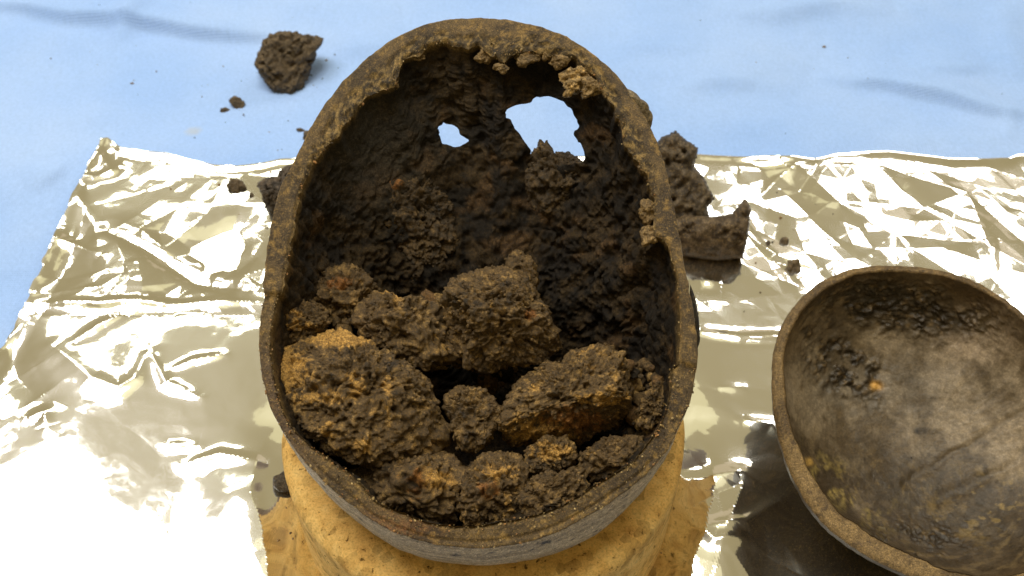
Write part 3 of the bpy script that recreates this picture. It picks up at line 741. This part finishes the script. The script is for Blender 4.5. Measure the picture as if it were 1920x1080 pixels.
def inside(outline, depth):
    ox = sum(p[0] for p in outline) / len(outline); oy = sum(p[1] for p in outline) / len(outline)
    return rim_pt(ox, oy, -depth)
def blob(cx, cy, rx, ry, rot=0, n=12, seed=0):
    rng = np.random.default_rng(seed + 500); out = []
    for a in np.linspace(0, 2 * math.pi, n, endpoint=False):
        k = rng.uniform(0.8, 1.15); x, y = rx * k * math.cos(a), ry * k * math.sin(a)
        out.append((cx + x * math.cos(rot) - y * math.sin(rot), cy + x * math.sin(rot) + y * math.cos(rot)))
    return out
G_IN = "crumbly lumps lying inside the open skull"
WALLC = ((0.010, 0.0065, 0.003), (0.042, 0.025, 0.009), (0.105, 0.063, 0.022))
LUMPS = [
 # outline, depth of centre below rim, half thickness, subdivision, seed, spots, ochre, label, extra
 ([(520,700),(535,655),(575,640),(600,632),(640,618),(665,640),(700,650),(760,680),(805,720),(828,775),(835,830),(810,860),(760,868),(700,872),(640,850),(590,820),(552,795),(533,755)], 1.9, 1.55, 7, 3,
  [(540,690,28,45,OCHRE,1.1),(640,632,55,18,OCHRE,1.1),(600,745,55,14,OCHRE,0.8),(670,720,16,26,OCHRE,0.8),(725,740,16,30,OCHRE,0.6),(575,700,22,20,OCHRE,0.5),(615,805,14,14,OCHRE,0.8)], 0.1, "largest crumbly brown lump, ochre crust along its top, by the left rim inside the skull", {}),
 ([(830,565),(848,525),(900,502),(950,497),(985,520),(1010,560),(1035,600),(1046,650),(1010,672),(940,690),(880,692),(850,660),(835,612)], 2.3, 1.5, 7, 5,
  [(995,588,9,9,RUST,1.2),(922,573,8,8,OCHRE,0.5)], 0.0, "rounded dark brown lump in the very middle of the skull", {}),
 ([(938,775),(960,725),(1000,690),(1050,672),(1100,648),(1145,640),(1168,660),(1178,700),(1186,740),(1160,780),(1120,815),(1060,850),(1000,858),(950,830)], 2.1, 1.35, 7, 8,
  [(1020,810,70,28,OCHRE,0.9),(1130,748,50,14,OCHRE,0.8),(1080,790,60,26,RUST,0.8),(965,800,20,14,OCHRE,0.5)], 0.05, "slanted angular brown lump with orange underside, right of the skull's middle", {"facets": 1, "cuts": ((0.15, -0.8, 0.6, 0.42), (-0.25, 0.45, 0.85, 0.6))}),
 ([(838,745),(858,727),(890,720),(915,735),(936,772),(925,812),(887,850),(857,832),(842,795)], 2.2, 0.85, 6, 11, [], 0.0, "small grey-brown wedge lump between the two large lumps in the skull", {"facets": 2, "cuts": ((0.1, 0.1, 1, 0.5),)}),
 ([(660,590),(690,552),(720,545),(752,565),(800,568),(850,608),(866,650),(830,682),(770,684),(720,655),(680,630)], 2.7, 1.1, 6, 13,
  [(830,640,26,22,OCHRE,0.4),(790,590,20,16,TAN,0.7)], 0.05, "knobbly brown lump behind the ochre-crusted largest lump in the skull", {}),
 ([(530,575),(560,566),(590,570),(606,595),(598,625),(575,650),(545,650),(530,620)], 2.0, 0.8, 6, 17, [(552,605,26,24,OCHRE,0.7)], 0.1, "small ochre-flecked lump touching the left rim below the saw step", {}),
 ([(585,555),(605,522),(650,508),(690,530),(705,560),(690,590),(645,598),(605,590)], 3.0, 0.9, 6, 19, [(635,530,24,12,RUST,0.9)], 0.03, "reddish-topped dark lump at the left wall of the skull, above the smaller lumps", {}),
 ([(650,885),(700,868),(770,868),(830,866),(862,900),(862,945),(835,976),(770,966),(715,940),(680,915)], 2.4, 1.0, 6, 23,
  [(815,900,36,20,OCHRE,0.8),(780,905,20,26,RUST,0.7)], 0.05, "dark lump with orange patch at the lower left edge of the skull cavity", {}),
 ([(866,915),(890,878),(930,856),(968,858),(985,885),(974,930),(976,962),(930,978),(885,978),(868,950)], 2.0, 0.95, 6, 29,
  [(935,885,40,14,OCHRE,0.7),(950,940,26,22,OCHRE,0.45),(915,918,22,18,RUST,0.7)], 0.05, "curled brown lump with ochre ridge at the bottom middle of the skull cavity", {}),
 ([(982,858),(1012,834),(1050,826),(1078,846),(1055,874),(1015,886)], 2.1, 0.6, 6, 30, [(1030,845,34,18,OCHRE,0.9)], 0.1, "small ochre lump under the slanted angular lump in the skull", {}),
 ([(1085,892),(1092,862),(1120,842),(1165,826),(1198,822),(1212,840),(1185,870),(1130,902)], 1.9, 0.8, 6, 31, [(1110,850,14,12,OCHRE,0.4)], 0.0, "flat dark brown lump along the lower right rim inside the skull", {}),
 ([(982,940),(1000,912),(1045,893),(1090,890),(1098,912),(1070,938),(1030,956),(998,964)], 1.7, 0.7, 6, 33, [], 0.0, "low dark lump against the near rim right of the curled lump in the skull", {}),
 (blob(1222,768,19,46,0.35,14,7), 1.9, 0.7, 6, 37, [], 0.0, "narrow dark lump squeezed against the right rim inside the skull", {}),
 ([(700,345),(730,320),(790,322),(830,360),(850,420),(848,480),(820,515),(770,525),(720,500),(715,440),(705,400)], 3.9, 0.75, 7, 41, [(740,345,16,12,RUST,0.8),(790,470,60,26,MID,0.7)], 0.0, "tall dark lump clinging to the inner wall left of the skull's middle", {"facets": 1, "base_cols": WALLC}),
 ([(985,345),(998,300),(1012,262),(1024,262),(1040,290),(1075,300),(1098,312),(1100,340),(1065,385),(1050,410),(1010,400)], 3.2, 0.8, 6, 43, [(1030,340,40,30,MID,0.6)], 0.0, "jagged dark lump standing in front of the larger eye-socket hole", {"facets": 0, "base_cols": WALLC}),
 ([(948,490),(970,468),(990,478),(1000,505),(1002,545),(970,548),(955,520)], 2.9, 0.6, 5, 47, [], 0.0, "small dark stub rising behind the lump in the skull's middle", {}),
]
for ol, dep, th_, sub, seed, spots, och, lab, ex in LUMPS:
    if seed in (23, 29, 30, 31, 33, 37, 17, 19):
        mx_ = sum(p[0] for p in ol) / len(ol); my_ = sum(p[1] for p in ol) / len(ol)
        ol = [(mx_ + 1.14 * (x - mx_), my_ + 1.14 * (y - my_)) for x, y in ol]; ex = dict(ex, amp=1.5)
    o = lump("residue_lump", ol, inside(ol, dep), th_, sub, seed, spots=spots, ochre=och, grains={7: 420, 6: 200, 5: 60}[sub], **ex)
    tag(o, lab, "lump", G_IN)

# nodules and flakes of bone along the far inner edge of the cut: parts of the skull
BONEC = ((0.07, 0.045, 0.02), (0.17, 0.108, 0.043), (0.27, 0.175, 0.07))
for k, (cx, cy, rx, ry, c) in enumerate([(908,106,15,17,0),(985,108,26,13,0),(940,128,14,9,0),(1025,104,14,9,0),(1050,115,22,12,0),(1080,145,30,22,1),(1070,165,16,14,1),(1110,165,20,20,0),(785,104,14,10,0),(730,155,22,20,0),
                                     (1215,395,16,26,0),(1222,440,20,22,0)]):
    rg = np.random.default_rng(k + 40); ol = [(cx + rx * q_ * math.cos(a), cy + ry * q_ * math.sin(a)) for a, q_ in zip(np.linspace(0, 6.283, 12)[:-1], rg.uniform(0.65, 1.25, 11))]
    o = lump("bone_nodule", ol, rim_pt(cx, cy, -0.2), 0.24, 5, 60 + k, amp=1.6, crumb=1.1, ochre=0.0 if not c else 0.3, base_cols=BONEC if not c else (BONEC[0], BONEC[2], (0.40, 0.24, 0.07)), parent=SKULL, mat=M_EARTH)
# brow ridge end and temple flake seen outside the right edge of the rim
ol = [(1175,165),(1200,185),(1216,205),(1222,225),(1215,245),(1200,240),(1180,210)]
lump("brow_ridge", ol, rim_pt(1202, 212, -0.6), 0.7, 5, 91, amp=0.3, crumb=0.15, ochre=0, base_cols=((0.10, 0.075, 0.045), (0.14, 0.105, 0.06), (0.2, 0.16, 0.1)), parent=SKULL, mat=M_BONE)
ol = [(1296,535),(1305,560),(1312,600),(1314,640),(1308,660),(1296,640),(1292,580)]
slab("temple_flake", ol, rim_pt(1302, 600, -0.9), 0.16, 92, M_BONE, SKULL, ((0.012, 0.010, 0.008), (0.02, 0.016, 0.012), (0.03, 0.024, 0.018)), rough=0.3, round_px=6)

# loose grit on the rim and lumps of the skull
def grit():
    rng = np.random.default_rng(9)
    _, ro = polar(RIM_OUT, PC, 720); th, ri = polar(RIM_IN, PC, 720)
    vs, fs, cs = [], [], []
    bv, bf = ico(1)
    n = 0
    for k in range(1500):
        a = rng.integers(720); t = rng.choice([rng.normal(0.06, 0.1), rng.normal(0.97, 0.05), rng.uniform(0, 1)], p=[0.45, 0.25, 0.3])
        t = float(np.clip(t, -0.08, 1.01))
        r = ri[a] * (1 - t) + ro[a] * t
        c = rim_pt(PC[0] + r * math.cos(th[a]), PC[1] + r * math.sin(th[a]), 0.06)
        s = abs(rng.normal(0.009, 0.010)) + 0.009
        M = rng.normal(0, 0.35, (3, 3)) + np.eye(3)
        vs.append(c + (bv @ M) * s); fs.append(bf + n); n += len(bv)
        cs.append(np.tile(np.array([(0.22, 0.14, 0.05), (0.35, 0.25, 0.11), (0.10, 0.065, 0.03), (0.3, 0.15, 0.05)][rng.integers(4)]) * rng.uniform(0.6, 1.2), (len(bv), 1)))
    o = obj("grit", np.concatenate(vs), np.concatenate(fs), M_EARTH, SK_BASE, SKULL, np.concatenate(cs), smooth=False)
    o["kind"] = "stuff"
grit()

# ---------------------------------------------------------------- skull cap at the right
CAP_OUT = [(1448,720),(1450,660),(1468,602),(1500,560),(1540,525),(1600,502),(1680,497),(1760,505),(1830,527),(1880,557),(1935,602),(1990,660),(2040,730),(2075,810),(2085,890),(2070,970),(2030,1040),(1970,1085),(1890,1110),(1800,1108),(1720,1085),(1660,1058),(1600,1025),(1540,975),(1500,920),(1470,850),(1453,785)]
CAP_C = (1760, 800)
def build_cap():
    zr = 5.05
    n = np.array([-0.10, -0.24, 1.0]); n /= np.linalg.norm(n)
    p0 = ground(CAP_C[0], CAP_C[1], zr)
    cen = p0
    NA, NB = 520, 170
    th, ro = polar(CAP_OUT, CAP_C, NA)
    # smooth the traced outline a little
    k = np.ones(9) / 9; ro = np.convolve(np.concatenate([ro[-4:], ro, ro[:4]]), k, 'valid')
    circ = np.stack([np.cos(th), np.sin(th), 0 * th], -1)
    ro = ro + 1.5 * fbm(circ * 25, 3, 3)
    rw = np.interp(np.sin(th - 0.5), [-1, -0.4, 0.3, 1], [12, 17, 26, 38]) + 3 * fbm(circ * 9, 3, 8) 
    ri = ro - rw
    O = np.array([on_plane(CAP_C[0] + r * math.cos(a), CAP_C[1] + r * math.sin(a), p0, n) for r, a in zip(ro, th)])
    I = np.array([on_plane(CAP_C[0] + r * math.cos(a), CAP_C[1] + r * math.sin(a), p0, n) for r, a in zip(ri, th)])
    ph = np.linspace(0, 1, NB) * (math.pi / 2 * 0.997)
    rho = np.cos(ph) ** 0.95; dd = np.sin(ph); rho_c = np.cos(ph) ** 1.12
    inn = cen + (I - cen)[:, None] * rho[None, :, None] - n * (3.7 * dd)[None, :, None]
    out = cen + (O - cen)[:, None] * rho_c[None, :, None] - n * (4.2 * dd)[None, :, None]
    base = np.array([cen[0], cen[1], FOIL_Z])
    cap = thing("skull_bowl", "sawn-off brown skull cap lying hollow side up on the foil at right", "skull cap", base)
    N = grid_normals(inn); N = N * np.sign(np.sum(N * (cen + n * 2 - inn), axis=2, keepdims=True))
    q = inn.reshape(-1, 3); px, py, _ = to_px(q)
    crA = np.exp(-(((px - 1590) / 75) ** 2 + ((py - 690 - 0.35 * (px - 1590)) / 55) ** 2) ** 1.5)          # dark crumb cluster
    crB = np.exp(-(((px - 1690) / 170) ** 2 + ((py - 575 - 0.15 * (px - 1690)) / 52) ** 2) ** 1.5)         # wrinkled crust near the far rim
    crC = np.exp(-(((px - 1720) / 110) ** 2 + ((py - 1015) / 40) ** 2) ** 1.5)
    crD = np.exp(-(((px - 1530) / 45) ** 2 + ((py - 640) / 80) ** 2) ** 1.5)
    w1, _ = worley(q * 3.2, 3); w2, _ = worley(q * 7, 5)
    vein = fbm(q * 1.7 + 0.4 * fbm(q * 3, 2, 6)[:, None], 3, 7); wr = np.clip(1 - np.abs(vein) * 7, 0, 1)
    brk = sstep(-0.25, 0.15, fbm(q * 1.9, 4, 61)); crA = crA * brk; crC = crC * brk; crD = crD * sstep(-0.1, 0.25, fbm(q * 1.6, 4, 62)); crB = np.clip(crB * 1.3, 0, 1) * sstep(-0.55, -0.1, fbm(q * 1.1, 4, 63))
    w1 = w1 + 0.35 * fbm(q * 5, 3, 66)
    disp = crA * (0.22 * (0.6 - w1) + 0.10 * (0.5 - w2) + 0.22 * fbm(q * 4, 4, 9) + 0.12 * cellrand(q * 2.6, 19)) + crB * (0.16 * wr + 0.12 * fbm(q * 4, 4, 29) + 0.10 * (0.6 - w2) + 0.06 * fbm(q * 6, 3, 9)) + (crC + crD * 0.8) * (0.16 * (0.6 - w1) + 0.08 * (0.5 - w2))
    disp = disp + 0.10 * fbm(q * 0.45, 3, 12) + 0.015 * fbm(q * 4, 3, 13)
    # vessel grooves and the long crack
    lines = np.zeros(len(q))
    for poly, a, w in [([(1930,770),(1870,800),(1815,835),(1745,880),(1700,905)], -0.07, 9), ([(1935,840),(1880,880),(1810,920),(1760,935)], -0.10, 14), ([(1520,760),(1620,830),(1680,860)], -0.06, 18), ([(1930,640),(1870,690),(1780,730)], 0.06, 30)]:
        d, _, al = seg_dist(px + 14 * fbm(q * 0.9, 3, 4), py + 14 * fbm(q * 0.9, 3, 5), poly)
        disp = disp + a * np.exp(-(d / w) ** 2)
        if a < -0.05: lines = np.maximum(lines, np.exp(-(d / (w * 0.7)) ** 2) * -a * 7)
    inn = inn + N * (disp.reshape(NA, NB) * np.clip(ph / 0.12, 0, 1)[None, :])[..., None]
    q = inn.reshape(-1, 3)
    t = fbm(q * 0.7, 4, 21); t2 = fbm(q * 2.5, 4, 22); t3 = fbm(q * 8, 3, 23)
    col = mixc((0.100, 0.070, 0.038), (0.250, 0.190, 0.120), sstep(-0.3, 0.35, t + 0.5 * t2))
    low = sstep(790, 930, py + 0.25 * (1700 - px)); col = mixc(col, (0.033, 0.021, 0.010), (low * np.clip(0.95 + 0.7 * t2, 0.5, 1)) * 0.95)  # brown stain low inside, deepened in colour for the near wall's shade
    fib = fbm(np.stack([np.arctan2(q[:, 1] - cen[1], q[:, 0] - cen[0]) * 3.0, np.hypot(q[:, 0] - cen[0], q[:, 1] - cen[1]) * 3.2, q[:, 2] * 1.5], -1) + 0.4 * vnoise(q, 3)[:, None], 4, 71, 0.65)
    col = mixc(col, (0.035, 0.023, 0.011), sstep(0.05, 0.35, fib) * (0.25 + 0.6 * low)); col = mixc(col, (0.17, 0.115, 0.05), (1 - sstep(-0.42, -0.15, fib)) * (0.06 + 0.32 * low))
    edgew = np.repeat(np.clip(1 - ph / 0.45, 0, 1)[None, :], NA, 0).ravel(); col = mixc(col, (0.085, 0.052, 0.022), edgew * np.clip(0.8 + 1.0 * t2, 0.2, 1))
    def spot(x, y, rx, ry, c, k, n_=1.2):
        nonlocal col
        m = np.exp(-(((px - x) / rx) ** 2 + ((py - y) / ry) ** 2) ** n_) * np.clip(0.8 + 1.2 * t2, 0, 1); col = mixc(col, c, np.clip(m * k, 0, 1))
    spot(1825, 635, 75, 45, (0.36, 0.27, 0.18), 0.9); spot(1700, 655, 60, 30, (0.22, 0.17, 0.11), 0.6); spot(1640, 730, 200, 60, (0.15, 0.13, 0.105), 0.5)
    for c_, k_ in ((crA, 0.95), (crB, 0.8), (crD, 0.8), (crC, 0.7)): col = mixc(col, mixc((0.014, 0.009, 0.005), (0.13, 0.082, 0.034), sstep(0.6, 0.2, w1) * sstep(-0.15, 0.35, t3 + 0.5 * t2)), c_ * k_)
    yl = np.exp(-((py - 905 - 0.55 * (px - 1560)) / 42) ** 2) * np.exp(-((px - 1560) / 95) ** 2) * sstep(-0.15, 0.35, fbm(np.stack([px * 0.05, py * 0.03, 0 * px], -1), 3, 25))
    col = mixc(col, (0.27, 0.195, 0.06), yl * np.clip(0.55 + 1.6 * t3 + t2, 0, 1))
    yl2 = np.exp(-(((px - 1850) / 90) ** 2 + ((py - 945) / 60) ** 2)) * sstep(0.1, 0.4, t2 + 0.4 * t3); col = mixc(col, (0.21, 0.14, 0.045), yl2 * 0.85)
    col = mixc(col, (0.03, 0.02, 0.011), np.clip(lines * (0.5 + 2.0 * t2), 0, 1) * 0.4)
    spot(1643, 724, 11, 9, (0.48, 0.26, 0.06), 1.3); spot(1516, 866, 9, 7, (0.40, 0.24, 0.06), 1.3); spot(1728, 808, 16, 7, (0.008, 0.006, 0.005), 1.2)
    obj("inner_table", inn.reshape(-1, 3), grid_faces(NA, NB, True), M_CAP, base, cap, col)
    NR = 12; rr = np.linspace(0, 1, NR)
    rim = I[:, None] * (1 - rr)[None, :, None] + O[:, None] * rr[None, :, None]
    qr = rim.reshape(-1, 3)
    rel = 0.03 * fbm(qr * 2, 3, 31) + 0.02 * fbm(qr * 8, 3, 32)
    er = -0.12 * np.exp(-((1 - rr) / 0.12) ** 2) - 0.08 * np.exp(-(rr / 0.1) ** 2) + 0.03
    rim = rim + n * (rel.reshape(NA, NR) + er[None, :])[..., None]
    qo = out.reshape(-1, 3); out = out - n * (0.12 * np.exp(-(np.arange(NB) / 2.0) ** 2))[None, :, None]
    V = np.concatenate([rim.reshape(-1, 3), out.reshape(-1, 3)]); nR = NA * NR
    V[:, 2] = np.maximum(V[:, 2], FOIL_Z - 0.02)
    i = np.arange(NA); i2 = (i + 1) % NA
    br = np.stack([i * NR + NR - 1, i2 * NR + NR - 1, nR + i2 * NB, nR + i * NB], -1)
    a1 = fbm(V * 0.8, 4, 41); a2 = fbm(V * 4, 4, 42)
    col = mixc((0.095, 0.060, 0.027), (0.20, 0.130, 0.055), sstep(-0.3, 0.35, a1 + 0.6 * a2)); col = mixc(col, (0.07, 0.045, 0.026), sstep(0.2, 0.5, a2) * 0.8)
    col[nR:] = mixc((0.035, 0.025, 0.016), (0.06, 0.043, 0.026), sstep(-0.3, 0.3, a1[nR:]))
    obj("bone_wall", V, np.concatenate([grid_faces(NA, NR, True), grid_faces(NA, NB, True) + nR, br]), M_BONE, base, cap, col)
build_cap()

# ---------------------------------------------------------------- loose pieces on cloth and foil
def surf(px, py, z, hc=0.0):
    zz = z
    for _ in range(3):
        g = ground(px, py, zz + hc); zz = (foil_z if z > 0.1 else cloth_z)(g[0], g[1])
    return zz
def on_table(ol, z, hc):
    ox = sum(p[0] for p in ol) / len(ol); oy = sum(p[1] for p in ol) / len(ol)
    return ground(ox, oy, surf(ox, oy, z, hc) + hc)
CL = ((0.030, 0.021, 0.012), (0.085, 0.058, 0.030), (0.14, 0.095, 0.048))
ol = [(505,70),(530,64),(565,66),(601,72),(592,95),(580,120),(572,150),(555,172),(533,180),(510,168),(495,148),(482,122),(490,95)]
tag(lump("soil_chunk", ol, on_table(ol, 0.0, 0.9), 1.0, 6, 107, amp=0.3, box=0.55, floor=surf(540, 165, 0.0) - 0.03, base_cols=CL, ochre=0, facets=1, grains=150, spots=[(540,95,40,16,(0.12,0.085,0.045),0.6)]), "brown crumbly chunk with flat top lying alone on the blue cloth", "chunk")
G_CR = "small dark crumbs scattered round the skull"
for k, (cx, cy, rx, ry, rot, z, sub, lab) in enumerate([
    (447,195,17,11,0.7,0.0,5,"larger of two crumbs on the cloth below the brown chunk"),
    (422,207,10,5,0.1,0.0,4,"smaller flat crumb left of the other crumb below the brown chunk"),
    (564,245,9,5,0.2,0.0,4,"tiny crumb on the cloth just above the foil, left of the skull"),
    (577,258,9,13,0,0.0,4,"dark oval crumb half hidden by the skull's left rim"),
    (444,351,17,13,0.5,FOIL_Z,5,"dark crumb on the foil near its wavy back edge, left of the skull"),
    (471,366,5,5,0,FOIL_Z,3,"speck of soil between the crumb and the dark clump on the foil"),
    (1471,452,9,9,0,FOIL_Z,4,"upper round pellet on the foil right of the bone fragment"),
    (1489,500,12,15,-0.4,FOIL_Z,5,"lower larger oval pellet on the foil above the skull cap"),
    (1440,456,4,6,0,FOIL_Z,3,"tiny speck on the foil between the bone fragment and the upper pellet"),
    (1236,995,5,5,0,FOIL_Z,3,"upper speck on the foil right of the cork ring"),
    (1224,1018,4,4,0,FOIL_Z,3,"lower speck on the foil right of the cork ring"),
    (1206,1073,6,5,0,FOIL_Z,3,"speck on the foil by the bottom of the picture right of the cork ring"),
    (248,157,4,3,0,0.0,3,"faint tiny speck on the cloth left of the brown chunk"),
    (1545,88,4,3,0,0.0,3,"faint tan speck on the bare cloth at upper right")]):
    o_ = blob(cx, cy, rx, ry, rot, seed=k)
    hh = 0.5 * min(rx, ry) / 45
    zs = surf(cx, cy, z, hh)
    tag(lump("crumb", o_, on_table(o_, z, hh * 0.8), hh * 1.3, sub, 120 + k, amp=1.1, crumb=0.6, floor=zs - 0.03, base_cols=CL if k < 12 else ((0.2, 0.15, 0.1),) * 3, ochre=0), lab, "crumb", G_CR)
ol = [(488,350),(500,338),(520,334),(528,316),(548,308),(562,318),(560,360),(545,395),(520,398),(500,388),(494,368)]
tag(lump("soil_clump", ol, on_table(ol, FOIL_Z, 0.8), 0.8, 6, 140, amp=1.6, floor=FOIL_Z - 0.05, base_cols=((0.022, 0.016, 0.012), (0.055, 0.04, 0.028), (0.10, 0.07, 0.045)), ochre=0), "knobbly dark clump on the foil peeking out left of the skull", "clump")
# charred flat chip beside the cork ring
ol = [(513,893),(524,889),(560,890),(562,925),(540,922),(515,914)]
tag(lump("charcoal_chip", ol, on_table(ol, FOIL_Z, 0.25), 0.3, 5, 150, amp=0.25, crumb=0.25, floor=FOIL_Z - 0.05, box=0.45, base_cols=((0.03, 0.022, 0.015), (0.05, 0.038, 0.025), (0.075, 0.055, 0.035)), ochre=0), "flat square dark chip tucked against the left foot of the cork ring", "chip")
# broken bone behind the skull at right
ol1 = [(1215,300),(1235,262),(1252,252),(1268,246),(1285,262),(1309,278),(1306,298),(1300,312),(1318,330),(1326,348),(1340,374),(1325,388),(1330,405),(1300,425),(1250,430),(1215,380)]
ol2 = [(1240,420),(1285,402),(1340,406),(1372,400),(1386,384),(1396,370),(1407,392),(1402,440),(1393,486),(1340,491),(1300,486),(1250,470)]
c1 = on_table(ol1, FOIL_Z, 2.3); c2 = on_table(ol2, FOIL_Z, 1.5)
fr = thing("bone_fragment", "broken brown bone piece with ragged top on the foil right behind the skull", "bone fragment", (c2[0], c2[1], FOIL_Z))
FC = ((0.03, 0.021, 0.013), (0.07, 0.050, 0.030), (0.13, 0.095, 0.058))
slab("ragged_bone", ol1, c1, 0.75, 160, M_BONE, fr, FC, rough=1.3, floor=FOIL_Z, round_px=22)
slab("bone_plate", ol2, c2, 0.5, 161, M_BONE, fr, ((0.036, 0.023, 0.012), (0.075, 0.050, 0.027), (0.14, 0.097, 0.054)), rough=0.8, bow=(0, -0.35), floor=FOIL_Z, round_px=14)

# ---------------------------------------------------------------- loose fill between the lumps, and a little dust
def scatter(name, pts, sizes, cols, mat, seed, origin):
    rng = np.random.default_rng(seed); bv, bf = ico(2)
    tm = [bv * (1 + 0.35 * fbm(bv * 1.7 + 9 * k, 2, k)[:, None]) * rng.uniform(0.7, 1.3, 3) for k in range(8)]
    vs, fs, cs, n = [], [], [], 0
    for p, sz, c in zip(pts, sizes, cols):
        t = tm[rng.integers(8)]; a = rng.uniform(0, 6.283); ca, sa = math.cos(a), math.sin(a)
        R = np.array([[ca, -sa, 0], [sa, ca, 0], [0, 0, 1]]) @ np.array([[1, 0, 0], [0, ca, sa], [0, -sa, ca]])
        vs.append(p + (t @ R.T) * sz); fs.append(bf + n); n += len(bv); cs.append(np.tile(np.asarray(c) * rng.uniform(0.6, 1.4), (len(bv), 1)))
    o = obj(name, np.concatenate(vs), np.concatenate(fs), mat, origin, None, np.concatenate(cs), smooth=False)
    o["kind"] = "stuff"
    return o
rng = np.random.default_rng(21)
pts, szs, cls = [], [], []
for (x0, y0, x1, y1, n, d0, d1) in [(640, 870, 1000, 985, 420, 2.5, 3.6), (960, 880, 1200, 965, 260, 2.3, 3.4), (520, 600, 660, 700, 120, 2.6, 3.8), (640, 560, 880, 690, 160, 3.2, 4.6), (1150, 680, 1260, 860, 160, 2.4, 3.8), (880, 660, 980, 740, 40, 4.5, 6)]:
    for k in range(n):
        x, y = rng.uniform(x0, x1), rng.uniform(y0, y1)
        dx, dy = x - PC[0], y - PC[1]
        _, rr_ = polar(RIM_IN, PC, np.array([math.atan2(dy, dx)]))
        if math.hypot(dx, dy) > rr_[0] - 26: continue
        pts.append(rim_pt(x, y, -rng.uniform(d0, d1))); szs.append(min(0.42, 0.07 + abs(rng.normal(0, 0.13))))
        cls.append([MID, MID, DARK, TAN, (0.15, 0.08, 0.025)][rng.integers(5)])
scatter("loose_crumbs", pts, szs, cls, M_EARTH, 3, SK_BASE)
pts, szs, cls = [], [], []
for (cx, cy, sx, sy, n, z) in [(540, 150, 70, 60, 26, 0.02), (430, 210, 60, 40, 10, 0.02), (470, 370, 60, 40, 22, FOIL_Z), (1400, 480, 90, 60, 26, FOIL_Z), (1225, 1010, 25, 50, 12, FOIL_Z), (545, 975, 12, 60, 8, FOIL_Z), (300, 180, 200, 90, 14, 0.02), (1500, 120, 200, 80, 10, 0.02)]:
    for k in range(n):
        gx_, gy_ = rng.normal(cx, sx), rng.normal(cy, sy); pts.append(ground(gx_, gy_, surf(gx_, gy_, z) + 0.01)); szs.append(0.015 + abs(rng.normal(0, 0.022))); cls.append([MID, DARK, TAN][rng.integers(3)])
scatter("soil_dust", pts, szs, cls, M_EARTH, 5, (0, 0, 0))
